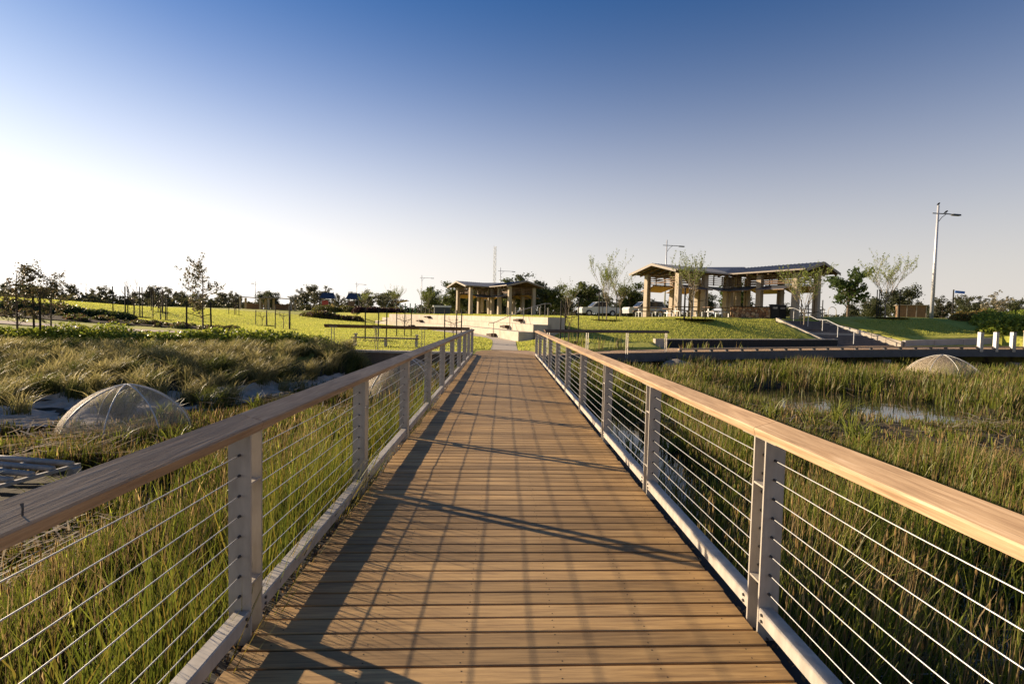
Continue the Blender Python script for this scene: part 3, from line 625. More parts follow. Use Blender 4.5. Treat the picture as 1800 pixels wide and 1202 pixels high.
pavilion('picnic_pavilion', 'large V-shaped picnic pavilion with grey gabled roofs on the right rise', [
    (12.7, 42.1, .90, .44, 7.6, 5.6, 1.88, 3.82), (24.2, 38.2, -.49, .87, 7.6, 4.9, 1.95, 3.80)], (19.4, 46.0, 6.15, -.94, .34, 5.0, 3.4))
pavilion('picnic_pavilion', 'smaller looking distant pavilion with grey gabled roofs above the terrace seating', [
    (-6.1, 69.5, .85, .53, 8.2, 5.6, 1.85, 3.80), (2.6, 65.2, -.42, .9, 7.8, 5.4, 1.85, 3.8)], (-.9, 75.2, 6.1, -.95, .3, 5.0, 3.6))
# stone counter, bins and tables at the big pavilion
def stone_mat():
    mt, n, b = base_nodes('field_stone'); tc = N(n, 'ShaderNodeTexCoord'); vo = N(n, 'ShaderNodeTexVoronoi'); vo.inputs['Scale'].default_value = 4.5; n.links.new(tc.outputs['Object'], vo.inputs['Vector'])
    ve = N(n, 'ShaderNodeTexVoronoi', feature='DISTANCE_TO_EDGE'); ve.inputs['Scale'].default_value = 4.5; n.links.new(tc.outputs['Object'], ve.inputs['Vector'])
    sp = N(n, 'ShaderNodeSeparateColor'); n.links.new(vo.outputs['Color'], sp.inputs[0])
    c = ramp(n, sp.outputs[0], [(0, (.16, .07, .03)), (.4, (.38, .19, .08)), (.7, (.48, .33, .18)), (1, (.25, .16, .11))]); e = ramp(n, ve.outputs['Distance'], [(.02, (.12, .1, .08)), (.07, (1, 1, 1))])
    mx = N(n, 'ShaderNodeMix', data_type='RGBA', blend_type='MULTIPLY'); mx.inputs[0].default_value = 1; n.links.new(c, mx.inputs[6]); n.links.new(e, mx.inputs[7]); n.links.new(mx.outputs[2], b.inputs['Base Color']); b.inputs['Roughness'].default_value = .85
    bp = N(n, 'ShaderNodeBump'); bp.inputs['Strength'].default_value = 1; bp.inputs['Distance'].default_value = .05; n.links.new(ve.outputs['Distance'], bp.inputs['Height']); n.links.new(bp.outputs[0], b.inputs['Normal']); return mt
sc_ = thing('stone_counter', 'low brown field-stone counter with dark top under the big pavilion', 'counter', (19.2, 38.6, gz(19.2, 38.6)), R(-12))
MB().box((0, 0, .38), (2.75, .8, .86)).build('stone_base', stone_mat(), sc_); MB().box((0, 0, .84), (2.9, .95, .06)).build('top', M_black, sc_)
for i, (x, y) in enumerate(((20.95, 38.3), (21.9, 38.9))):
    t = thing('litter_bin', ('dark litter bin at the right end of the stone counter', 'dark litter bin beside the pavilion column at the stair head')[i], 'bin', (x, y, gz(x, y)), R(-12))
    mb = MB(); mb.box((0, 0, .5), (.55, .55, 1.0)); mb.build('body', M_black, t); MB().box((0, 0, 1.04), (.62, .62, .07)).build('lid', M_lampd, t); MB().box((0, -.282, .8), (.34, .02, .14)).build('slot', M_galv, t)
def picnic_table(x, y, rz, label):
    t = thing('picnic_table', label, 'table', (x, y, gz(x, y)), rz, 'picnic tables at the big pavilion')
    MB().box((0, 0, .75), (1.9, .75, .06)).build('table_top', M_fascia, t)
    for sy in (-.68, .68): MB().box((0, sy, .45), (1.9, .28, .05)).build('bench_seat', M_fascia, t)
    for sx in (-.7, .7):
        mb = MB(); mb.box((sx, 0, .36), (.07, .1, .74)); mb.build('leg', M_pole, t); mb = MB(); mb.box((sx, 0, .4), (.06, 1.5, .05)); mb.box((sx, -.68, .2), (.06, .06, .42)); mb.box((sx, .68, .2), (.06, .06, .42)); mb.build('bench_frame', M_pole, t)
for i, (x, y, a_) in enumerate(((11.4, 39.8, 5), (14.0, 38.8, 10), (16.6, 39.0, 20), (14.6, 43.0, 26), (25.4, 40.6, -20))):
    picnic_table(x, y, R(a_), ['picnic table at the left corner of the big pavilion', 'picnic table in front of the left wing of the big pavilion', 'picnic table just left of the stone counter', 'picnic table inside the left wing of the big pavilion', 'picnic table behind the stair handrail'][i])

# ------------------------------------------------------------------ domes, grate, rock
def net_mat():
    mt, n, b = base_nodes('dome_netting'); out = n.nodes['Material Output']; b.inputs['Base Color'].default_value = (.66, .53, .37, 1); b.inputs['Roughness'].default_value = .7
    tc = N(n, 'ShaderNodeTexCoord'); tp = N(n, 'ShaderNodeBsdfTransparent'); mx = N(n, 'ShaderNodeMixShader')
    def wv(ax):
        w = N(n, 'ShaderNodeTexWave', wave_type='BANDS', bands_direction=ax); w.inputs['Scale'].default_value = 22; n.links.new(tc.outputs['UV'], w.inputs['Vector']); 
        g = N(n, 'ShaderNodeMath', operation='GREATER_THAN'); g.inputs[1].default_value = .935; n.links.new(w.outputs['Fac'], g.inputs[0]); return g.outputs[0]
    mxm = N(n, 'ShaderNodeMath', operation='MAXIMUM'); n.links.new(wv('X'), mxm.inputs[0]); n.links.new(wv('Y'), mxm.inputs[1])
    n.links.new(mxm.outputs[0], mx.inputs[0]); n.links.new(tp.outputs[0], mx.inputs[1]); n.links.new(b.outputs[0], mx.inputs[2]); n.links.new(mx.outputs[0], out.inputs[0]); return mt
M_net = net_mat(); M_rib = mat('dome_rib', (.62, .60, .54), rough=.5)
def dome(x, y, z, rad, h, rz, label, tilt=(0, 0)):
    t = thing('mesh_dome', label, 'dome', (x, y, z), rz, 'netting domes in the wetland'); t.rotation_euler = (tilt[0], tilt[1], rz)
    nu, nv = 48, 14; V = []; UVc = []
    def P(a, q): c_ = max(math.cos(q), 0)**1.3; return (rad*c_*math.cos(a), rad*c_*math.sin(a), h*math.sin(q))
    mb = MB()
    for j in range(nv+1):
        for i in range(nu+1): mb.v.append(P(2*math.pi*i/nu, math.pi/2*j/nv*.995)); UVc.append((i/nu*4*rad, j/nv*rad*1.2))
    W_ = nu+1
    for j in range(nv):
        for i in range(nu): mb.f.append([j*W_+i, j*W_+i+1, (j+1)*W_+i+1, (j+1)*W_+i]); mb.m.append(0)
    me = bpy.data.meshes.new('netting'); me.from_pydata(mb.v, [], mb.f); me.materials.append(M_net); uv = me.uv_layers.new(name='UVMap')
    for lp in me.loops: uv.data[lp.index].uv = UVc[lp.vertex_index]
    me.polygons.foreach_set('use_smooth', [True]*len(me.polygons)); link('netting', me, t)
    for k in range(4):
        a = math.pi*k/4; MB().tube([P(a+(math.pi if q > math.pi/2 else 0), q if q <= math.pi/2 else math.pi-q) for q in np.linspace(0, math.pi, 25)], .014, 6).build('rib', M_rib, t, True)
    MB().tube([P(2*math.pi*i/32, 0) for i in range(33)], .02, 6).build('base_ring', M_rib, t, True)
dome(-7.95, 11.0, -1.08, 1.16, 1.08, .3, 'pale netting dome over plants in the reeds at the far left')
dome(-3.15, 16.2, -1.1, 1.4, 1.38, .9, 'netting dome seen between the posts of the left bridge railing')
dome(21.9, 24.0, -.95, 1.6, 1.22, .5, 'netting dome in the reeds before the boardwalk on the right')
gt = thing('pipe_grate', 'galvanised pipe grate on a concrete outlet at the left edge', 'grate', (-6.95, 7.1, -.78), R(-12)); gt.scale = (.85, .8, .8)
for i in range(6): MB().tube([(-2.6, -.75+i*.32, .10), (.55, -.75+i*.32, .10)], .055, 8).build('pipe', M_galv, gt, True)
for y in (-.85, .95): MB().box((-1.0, y, .03), (3.2, .04, .07)).build('frame_bar', M_galv, gt)
for x in (.57, -.35): MB().box((x, .05, .05), (.05, 1.85, .06)).build('frame_bar', M_galv, gt)
MB().box((.6, .85, -.14), (.14, .14, .34)).build('leg', M_galv, gt)
MB().box((-.6, .1, -.62), (3.2, 2.0, .5)).build('concrete_outlet', M_concg, gt)
def rock(x, y, z, s, label, seed):
    q = np.random.default_rng(seed); import bmesh
    bm = bmesh.new(); bmesh.ops.create_icosphere(bm, subdivisions=3, radius=1)
    for v in bm.verts:
        k = 1+.22*(vnoise([v.co.x*2+seed], [v.co.y*2+v.co.z*1.7], .8, seed)[0]-.5)*2; v.co *= k; v.co.x *= s[0]; v.co.y *= s[1]; v.co.z *= s[2]
    me = bpy.data.meshes.new('boulder'); bm.to_mesh(me); bm.free(); me.materials.append(mat('boulder_stone', (.30, .26, .21), (.19, .165, .13), rough=.9, scale=2.5, bump=.6, bscale=7)); me.polygons.foreach_set('use_smooth', [True]*len(me.polygons))
    tag(link('boulder', me, None, (x, y, z)), label, 'boulder')
rock(8.6, 24.6, -.72, (.75, .45, .42), 'rounded boulder in the reeds under the boardwalk edge', 3)
rock(11.5, 25.3, -.9, (.5, .4, .36), 'small low boulder right of the rounded one under the boardwalk', 4)
gx = np.array([-22, -16, -13, -11, -9.5, -8.3, -7.2, -6.5, -6.0]); gy, gw = shore(gx)
sheet('gravel_bank', np.c_[gx, gy-.9+.5*vnoise(gx, gx, 1.3, 4)], np.c_[gx, gy+gw*.27+.5*vnoise(gx, gx, 1.1, 8)], M_gravel, .05, 40, 40, rough=.24)

# ------------------------------------------------------------------ trees
def leaf_quads(P, size, n, cols, q, flat=.3):
    """leaf quads at points P (k,3): returns V,F,T"""
    k = len(P); s = size*(.6+.8*q.random(k)); a = q.random((k, 3))*2-1; a /= np.linalg.norm(a, axis=1)[:, None]; b = q.random((k, 3))*2-1; b = np.cross(a, b); b /= np.linalg.norm(b, axis=1)[:, None]
    w = .55; V = np.stack([P-a*s[:, None], P+b*(s*w)[:, None], P+a*s[:, None], P-b*(s*w)[:, None]], 1).reshape(-1, 3)
    F = np.arange(4*k).reshape(-1, 4); c = np.array(cols)[q.integers(0, len(cols), k)]*(.75+.5*q.random(k))[:, None]
    return V, F, np.repeat(c, 4, 0)
def tree_meshes(kind, seed):
    q = np.random.default_rng(seed); pr = random.Random(seed); mb = MB(); tips = []
    def branch(p, d, L, r0, lvl, spread, up, maxl, kids):
        pts = [p]; n = 4; dd = Vector(d)
        for i in range(n):
            dd = (dd+Vector((pr.uniform(-1, 1), pr.uniform(-1, 1), pr.uniform(-.4, 1)*up))*.16).normalized(); pts.append(pts[-1]+dd*L/n)
        mb.tube(pts, [r0*(1-.6*i/n) for i in range(n+1)], 5 if lvl else 7, cap=False)
        if lvl >= maxl-1: tips.extend([(pp, lvl) for pp in pts[2:]])
        if lvl < maxl:
            for j in range(kids[lvl]):
                k = pr.uniform(.35, 1); i = min(int(k*n), n-1); o = pts[i].lerp(pts[i+1], k*n-i); az = pr.uniform(0, 6.283)
                nd = (dd*(1-spread)+Vector((math.cos(az), math.sin(az), up*.5))*spread).normalized()
                branch(o, nd, L*pr.uniform(.5, .75), r0*.45, lvl+1, spread, up, maxl, kids)
    Z = Vector((0, 0, 1))
    if kind == 'vase':      # upright, nearly bare, fresh lime leaves
        mb.tube([(0, 0, -.1), (.02, 0, .9), (0, .02, 1.5)], [.07, .055, .05], 7, cap=False)
        for j in range(8):
            az = 6.283*j/8+pr.uniform(-.3, .3); el = pr.uniform(.35, .75)
            branch(Vector((0, 0, 1.0+.12*j*.6)), Vector((math.cos(az)*el, math.sin(az)*el, 1)).normalized(), pr.uniform(1.7, 2.7), .03, 1, .42, .9, 3, [0, 5, 3])
        P = []
        for p, l in tips:
            for _ in range(6 if l > 2 else 3): P.append(p+Vector((pr.gauss(0, .05), pr.gauss(0, .05), pr.gauss(0, .06))))
        L = leaf_quads(np.array(P), .05, 0, [(.20, .25, .045), (.27, .29, .06), (.14, .19, .035)], q)
    elif kind == 'bare':
        mb.tube([(0, 0, -.1), (.02, 0, 1.0)], [.035, .026], 6, cap=False)
        for j in range(6): az = pr.uniform(0, 6.28); branch(Vector((.02, 0, .5+.1*j)), Vector((math.cos(az)*.5, math.sin(az)*.5, 1)).normalized(), pr.uniform(.7, 1.4), .012, 1, .4, .8, 2, [0, 4])
        P = [p for p, l in tips if pr.random() < .3]; L = leaf_quads(np.array(P), .03, 0, [(.2, .2, .06), (.15, .1, .06)], q)
    elif kind == 'young':   # loose brown-green young gum on the left
        mb.tube([(0, 0, -.1), (.03, 0, 1.2), (-.02, .03, 2.4), (.05, 0, 3.1)], [.045, .035, .022, .008], 6, cap=False)
        for j in range(17): az = pr.uniform(0, 6.28); z = .75+j*.135; branch(Vector((0, 0, z)), Vector((math.cos(az), math.sin(az), .75)).normalized(), pr.uniform(.5, .95)*(1-.1*abs(z-1.8)), .012, 1, .5, .5, 2, [0, 4])
        P = []
        for p, l in tips:
            for _ in range(5): P.append(p+Vector((pr.gauss(0, .06), pr.gauss(0, .06), pr.gauss(0, .06))))
        L = leaf_quads(np.array(P), .055, 0, [(.11, .10, .045), (.075, .075, .03), (.15, .11, .06)], q)
    else:                   # full crowns: gum, dark, mid, leafy, pale (unit about 5 m high)
        H = 5.; nb = {'gum': 9, 'dark': 12, 'mid': 11, 'leafy': 13, 'pale': 8}[kind]
        mb.tube([(0, 0, -.3), (.06, .02, 1.2), (.0, .08, 2.4), (.08, 0, 3.6)], [.14, .11, .08, .03], 7, cap=False)
        clumps = []
        for j in range(nb):
            az = 6.283*j*.381966+pr.uniform(-.3, .3); z = .9+2.4*j/nb if kind not in ('dark', 'mid') else .5+2.8*j/nb; el = pr.uniform(.5, 1.0)
            d = Vector((math.cos(az), math.sin(az), el)).normalized(); Lb = pr.uniform(1.2, 1.9)*(1 if kind in ('gum', 'leafy') else .95)
            branch(Vector((0, 0, z)), d, Lb, .05, 1, .5, .5, 2, [0, 4])
        P = []; sz = .13; per = {'gum': 24, 'dark': 36, 'mid': 34, 'leafy': 14, 'pale': 9}[kind]; sg = {'gum': .19, 'dark': .30, 'mid': .27, 'leafy': .2, 'pale': .17}[kind]
        for p, l in tips:
            if pr.random() < .7:
                for _ in range(per): P.append(p+Vector((pr.gauss(0, sg), pr.gauss(0, sg), pr.gauss(0, sg*.6))))
        cols = {'gum': [(.08, .082, .042), (.11, .10, .055), (.07, .08, .042)], 'dark': [(.05, .062, .026), (.07, .08, .034), (.095, .10, .042)], 'mid': [(.06, .085, .02), (.09, .11, .028), (.12, .13, .035)],
                'leafy': [(.05, .085, .02), (.075, .115, .03), (.1, .13, .035)], 'pale': [(.22, .2, .14), (.17, .15, .1)]}[kind]
        L = leaf_quads(np.array(P), sz if kind != 'leafy' else .16, 0, cols, q)
        zt = max(L[0][:, 2].max(), 1); mb.v = [(x*H/zt, y*H/zt, z*H/zt) for x, y, z in mb.v]; L = (L[0]*(H/zt), L[1], L[2])
    tm = mb.mesh('trunk', M_barkl if kind in ('vase', 'pale') else M_bark, True); cm = npmesh('crown', L[0], L[1], M_leaf, L[2])
    return tm, cm
PROTO = {}
V, F, T = leaf_quads(LITTER, .014, 0, [(.30, .20, .10), (.18, .11, .06), (.4, .3, .18), (.1, .07, .04)], np.random.default_rng(45))
tag(link('leaf_litter', npmesh('leaf_litter', V, F, M_leaf, T)), 'dry leaf litter caught beside the deck edges', None, None, 'stuff')
def tree(kind, x, y, h, label, group=None, cat='tree', name='tree', var=0, wide=1., rz=None, z=None):
    key = (kind, var)
    if key not in PROTO:
        tm, cm = tree_meshes(kind, 100+var*17+len(kind)*5+ord(kind[0])); hh = max(max(v.co.z for v in cm.vertices), max(v.co.z for v in tm.vertices)); PROTO[key] = (tm, cm, hh)
    tm, cm, hh = PROTO[key]; s = h/hh
    t = thing(name, label, cat, (x, y, gz(x, y) if z is None else z), random.uniform(0, 6.28) if rz is None else rz, group); t.scale = (s*wide, s*wide, s)
    link('trunk', tm, t); link('crown', cm, t); return t
BG = [('gum',-82.3,95,3.0),('gum',-83.6,100,2.9),('gum',-74.7,92,3.2),('gum',-81.3,105,3.0),('gum',-72.3,96,3.2),('gum',-74.1,110,3.3),('gum',-65.9,104,3.4),('gum',-68.9,112,3.3),('gum',-57.7,108,2.9),('gum',-59.3,115,3.6),('gum',-46.2,120,4.9),('gum',-42.5,116,5.3),
 ('gum',-33.2,104,3.3),('gum',-30.2,100,2.3),('gum',-27.3,104,3.2),('gum',-26.0,110,3.6),('gum',-25.5,118,4.2),('dark',-15.3,110,3.9),('dark',-12.6,105,2.7),('mid',-13.3,92,4.5),('mid',-9.2,100,5.9),('mid',-4.3,96,5.3),('dark',-1.7,98,4.7),('mid',1.7,78,5.2),('dark',5.2,88,6.7),
 ('mid',3.3,74,4.6),('mid',8.7,86,5.1),('dark',8.0,95,4.5),('mid',13.8,84,5.3),('mid',20.0,80,5.0),('mid',17.8,90,4.1),('dark',30.5,75,3.6),('dark',29.6,88,3.4),('dark',33.4,70,4.0),('gum',58.4,110,3.2),('leafy',36.6,52,5.0),('leafy',25.7,56,3.9),('dark',64.0,85,4.2),
 ('dark',57.0,70,5.1),('gum',66.3,78,3.8),('gum',74.3,82,4.5),('gum',85.7,90,5.3),('dark',82.0,84,4.4),('gum',81.4,80,4.3),('dark',82.3,78,4.2),('gum',91.3,84,5.0),('pale',57.4,56,3.4)]
extra = random.Random(3)
for i in range(26): BG.append((extra.choice(['gum', 'dark', 'gum']), extra.uniform(-125, -38), extra.uniform(105, 150), extra.uniform(2.6, 4.2)))
for i in range(30): BG.append((extra.choice(['gum', 'dark', 'mid']), extra.uniform(-36, 45), extra.uniform(105, 150), extra.uniform(3.2, 5.6)))
for i in range(24): BG.append((extra.choice(['gum', 'dark']), extra.uniform(45, 150), extra.uniform(95, 140), extra.uniform(3.4, 5.6)))
KW = {'gum': 'loose grey-green gum', 'dark': 'dense dark green tree', 'mid': 'bushy mid-green tree', 'leafy': 'leafy green young tree', 'pale': 'pale sparse-leaved tree'}
def where(x, y):
    a = x/y
    return ('in the low tree line beyond the left lawn' if a < -.52 else 'in the trees around the distant playground' if a < -.2 else 'in the trees behind the distant pavilion' if a < .2 else 'in the trees behind the big pavilion' if a < .62 else 'in the tree line beyond the lamp post on the right')
ORD = 'first second third fourth fifth sixth seventh eighth ninth tenth eleventh twelfth thirteenth fourteenth fifteenth sixteenth seventeenth eighteenth nineteenth twentieth'.split()
for i, (k, x, y, h) in enumerate(BG):
    w_ = where(x, y); same = sorted(b_[1]/b_[2] for b_ in BG if b_[0] == k and where(b_[1], b_[2]) == w_)
    ws = {'left': 'beyond the left lawn', 'play': 'around the playground', 'dist': 'behind the distant pavilion', 'big': 'behind the big pavilion', 'lamp': 'beyond the tall lamp post'}['lamp' if 'lamp' in w_ else 'left' if 'left lawn' in w_ else 'play' if 'play' in w_ else 'dist' if 'distant pav' in w_ else 'big']
    lab = f'{KW[k]}, {ORD[min(same.index(x/y), 19)]} such from the left, {ws}'
    if (k, x) == ('leafy', 36.6): lab = 'leafy green young tree just right of the big pavilion'
    elif (k, x) == ('leafy', 25.7): lab = 'leafy green young tree seen between the columns of the big pavilion'
    elif k == 'pale': lab = 'pale sparse-leaved tree above the hedge on the right'
    tree(k, x, y, h*1.12, lab, 'background trees '+w_, var=i % 3, wide=extra.uniform(.9, 1.25))
# spring trees by the pavilions
for i, (x, y, h, lab) in enumerate(((7.75, 38.0, 5.6, 'spring tree with sparse lime leaves left of the big pavilion'), (13.6, 36.2, 5.1, 'spring tree with sparse lime leaves before the left wing of the big pavilion'),
    (21.75, 35.6, 5.2, 'spring tree with sparse lime leaves at the head of the dark stairs'), (29.9, 38.2, 5.7, 'tall wide spring tree with sparse lime leaves on the right lawn'), (5.9, 46, 3.6, 'thin twiggy spring tree behind the terrace handrail'),
    (-16.5, 78, 4.4, 'bare spring tree with pale twigs left of the white-topped bench'), (-12.2, 80, 4.2, 'pale green spring tree under the street lamp by the distant pavilion'), (-22.5, 84, 4.2, 'bare spring tree near the playground arches'), (9.6, 41.5, 4.0, 'second spring tree close behind the one left of the big pavilion'))):
    tree('vase', x, y, h, lab, 'spring trees', var=i % 4, wide=.72 if i == 0 else .92)
for i, (x, y, h, lab) in enumerate(((-18.6, 20.3, 3.1, 'loose brown-leaved young tree at the far left edge, the left one of two'), (-17.6, 20.6, 3.2, 'loose brown-leaved young tree at the far left edge, the right one of two'), (-13.95, 24.2, 3.8, 'young tree with pale trunk between two black stakes above the hedge'))):
    tree('young', x, y, h, lab, 'young trees on the left', var=i, wide=1.0)
def stake_frame(x, y, label, h=1.85, w=.75, n=3, rz=0, sap=None, saplab=None):
    t = thing('tree_stakes', label, 'stakes', (x, y, gz(x, y)), rz, 'black tree stakes')
    pts = [(-w/2, -.1), (w/2, .0), (0, w*.55), (-w/2+.12, .25)][:n]
    for px_, py_ in pts: MB().tube([(px_, py_, -.2), (px_+random.uniform(-.04, .04), py_+random.uniform(-.04, .04), h)], .034, 6).build('stake', M_stake, t)
    z = h*.62; MB().tube([(*pts[0], z+.08), (0, .08, z-.1), (*pts[1], z+.04)], .018, 5).build('tie', M_stake, t)
    if sap: tree('bare', x, y+.08, sap, saplab, 'staked bare saplings', var=int(abs(x*7)) % 3, name='sapling')
    MB().tube([(0, .1, .015), (0, .1, .03)], [w*.85, w*.8], 14).build('mulch_ring', M_mulch, t)
ST = [(-18.3, 20.1, 'black stakes around the two brown young trees at the far left', 2.1, 1.3, 3, None, None), (-14.0, 24.0, 'black stakes beside the young tree with the pale trunk', 1.5, 1.0, 2, None, None),
 (-27.6, 38, 'black stakes leftmost in the cluster on the left hill', 2.0, .9, 3, None, None), (-26.4, 37.5, 'tall black stakes around the bare sapling on the left hill', 2.15, 1.2, 3, 3.1, 'tallest bare sapling, on the left hill'), (-24.9, 38, 'black stakes right of the tall bare sapling on the left hill', 1.8, 1.0, 3, 2.4, 'bare sapling right of the tallest one on the left hill'),
 (-29, 44, 'black stakes behind the cluster on the left hill', 1.9, .9, 3, 2.3, 'bare sapling behind the cluster on the left hill'), (-20.5, 44, 'black stakes on the lawn right of the pale-trunked young tree', 1.3, 1.0, 3, 1.4, 'small bare sapling on the lawn right of the pale-trunked young tree'),
 (-16.2, 38, 'black stakes standing alone at mid lawn on the left', 1.75, 1.2, 3, 1.6, 'small bare sapling at mid lawn on the left'), (-7.0, 28, 'black stakes behind the long bench on its left', 1.8, 1.1, 3, 1.5, 'small bare sapling behind the long bench'), (-6.45, 33, 'black stakes on the lawn farther behind the bench', 1.75, .9, 3, 1.7, 'small bare sapling on the lawn farther behind the bench'),
 (-2.9, 29, 'black stakes just left of the path at the bridge end', 1.8, .95, 3, 1.6, 'small bare sapling just left of the path'), (3.65, 28.3, 'black stakes at the right of the terrace seating', 2.3, 1.15, 3, 2.6, 'thin sapling at the right of the terrace seating'), (7.8, 37.8, 'tall black stakes around the spring tree left of the big pavilion', 2.15, 1.5, 4, None, None),
 (13.8, 36.0, 'black stakes around the spring tree before the left wing', 2.2, 1.7, 4, None, None), (22.3, 35.6, 'black stakes around the spring tree at the stair head', 2.2, 1.4, 3, None, None), (30, 38, 'black stakes around the tall spring tree on the right lawn', 2.2, 1.7, 4, None, None), (-30, 58, 'far black stakes near the left tree line', 1.8, 1.0, 3, 2.0, 'far bare sapling near the left tree line'), (-36, 54, 'far black stakes at the top of the left hill', 1.8, 1.0, 3, 2.1, 'far bare sapling at the top of the left hill'),
 (43.5, 36.5, 'two black stakes behind the hedge at the right edge', 2.3, 1.2, 2, None, None)]
for (x, y, lab, h, w, n, sp, sl_) in ST: stake_frame(x, y, lab, h, w, n, random.uniform(-.3, .3), sp, sl_)

# ------------------------------------------------------------------ lamps, mast, sign, booth
def lamp(x, y, h, label, arm=2.0, z=None, rz=0, r0=.09, double=False):
    t = thing('street_lamp', label, 'lamp', (x, y, gz(x, y) if z is None else z), rz, 'street lamps'); k = h/9.
    MB().tube([(0, 0, -.2), (0, 0, h*.5), (0, 0, h)], [r0*1.3, r0, r0*.65], 8).build('pole', M_pole, t, True)
    za = h*.93; MB().tube([(-.45*k, 0, za), (arm*k*.75, 0, za-.02), (arm*k, 0, za-.05)], .04, 6).build('arm', M_lampd, t)
    MB().tube([(0.02, 0, za-.75*k), (.35*k, 0, za-.3*k), (.7*k, 0, za-.03)], .025, 5).build('brace', M_lampd, t)
    hd = MB(); hd.prism([(0, -.13, 0), (0, .13, 0), (0, .10, .12), (0, -.10, .12)], (arm*k-.05, 0, za-.12), (arm*k+.6, 0, za-.14)); hd.build('lamp_head', M_lampd, t)
    return t
lamp(33.55, 38, 8.75, 'tall grey street lamp with two birds on the right lawn', 1.25, rz=0, r0=.11)
lamp(19.3, 60, 9.2, 'street lamp rising behind the left wing of the big pavilion', 1.5)
lamp(-.8, 100, 9.4, 'street lamp in front of the telecom mast', 2.2); lamp(-19.3, 120, 9.0, 'street lamp left of the distant pavilion', 2.2); lamp(-40, 140, 8.2, 'street lamp behind the play towers', 2.2); lamp(-126, 160, 7.2, 'small street lamp far off above the left lawn', -2.2); lamp(-62, 130, 7.0, 'street lamp above the low far shelters', -1.2)
def bird(x, y, z, label, rz):
    t = thing('bird', label, 'bird', (x, y, z), rz)
    pts = [(-.22, 0, .0), (-.12, 0, .05), (0, 0, .11), (.08, 0, .17), (.14, 0, .2), (.2, 0, .19)]; MB().tube(pts, [.015, .045, .075, .06, .045, .008], 7).build('body', M_black, t, True)
    MB().tube([(.0, .03, 0), (.0, .03, .06)], .008, 4).build('leg', M_black, t); MB().tube([(.0, -.03, 0), (.0, -.03, .06)], .008, 4).build('leg', M_black, t)
lz = gz(33.55, 38); bird(33.55, 38, lz+8.75, 'dark bird perched on top of the tall lamp post', .4); bird(34.2, 38, lz+8.16, 'dark bird perched on the arm of the tall lamp', .2)
mast = thing('telecom_mast', 'thin lattice telecom mast above the distant pavilion roof', 'mast', (-4.2, 220, 1.95))
for sx, sy in ((-1, -1), (1, -1), (0, 1.2)): MB().tube([(sx*1.3, sy, 0), (sx*.55, sy*.5, 14), (sx*.45, sy*.4, 30)], .10, 5).build('leg', M_pole, mast)
for k in range(15):
    w0 = 1.3-.75*min(k*2/14, 1); w1 = 1.3-.75*min((k+1)*2/14, 1); MB().tube([(-w0, -1, k*2), (w1, -1, k*2+2)], .05, 4).build('brace', M_pole, mast); MB().tube([(w0, -1, k*2), (-w1, -1, k*2+2)], .05, 4).build('brace', M_pole, mast)
sg_ = thing('street_sign', 'blue street sign on a black post behind the right lawn', 'sign', (37.1, 40, gz(37.1, 40)))
MB().tube([(0, 0, -.2), (0, 0, 2.4)], .05, 6).build('post', M_black, sg_); MB().box((.55, 0, 2.2), (.85, .03, .2), Matrix.Rotation(R(3), 3, 'Y')).build('blade', mat('sign_blue', (.03, .18, .6), rough=.4), sg_)
bth = thing('kiosk', 'small brown booth with flat pale roof behind the right lawn', 'booth', (40.2, 48, gz(40.2, 48)), R(-30)); bth.scale = (.8, .8, .66)
MB().box((0, 0, .95), (2.9, 1.4, 1.9)).build('wall', M_fascia, bth); MB().box((0, -.05, 1.98), (3.2, 1.8, .1)).build('roof', M_barge, bth)
for x in (-1.42, -.5, .45, 1.42): MB().box((x, -.74, .95), (.1, .08, 1.9)).build('frame_post', M_barge, bth)
# far shelters, play towers, white-topped bench, bollards, cars
for i, (x0, x1) in enumerate(((-45.5, -41.2), (-40.8, -36.0))):
    t = thing('park_shelter', ('left', 'right')[i]+' of two low far shelters with flat grey roofs beyond the lawn', 'shelter', ((x0+x1)/2, 90, gz((x0+x1)/2, 90)), .1); hw = (x1-x0)/2
    MB().box((0, 0, 2.0), (2*hw+.6, 3.4, .14), Matrix.Rotation(R(3), 3, 'Y')).build('roof', M_barge, t)
    for sx in (-1, 1):
        for sy in (-1.2, 1.2): MB().box((sx*hw*.75, sy, .95), (.28, .28, 2.0)).build('post', M_col, t)
    MB().box((0, .9, .5), (hw*1.2, .2, 1.0)).build('back_wall', M_fascia, t)
M_pl = {'red': mat('play_red', (.42, .06, .04), rough=.5), 'yel': mat('play_yellow', (.55, .33, .03), rough=.5), 'grn': mat('play_green', (.06, .20, .07), rough=.5), 'blu': mat('play_roof', (.05, .065, .10), rough=.5)}
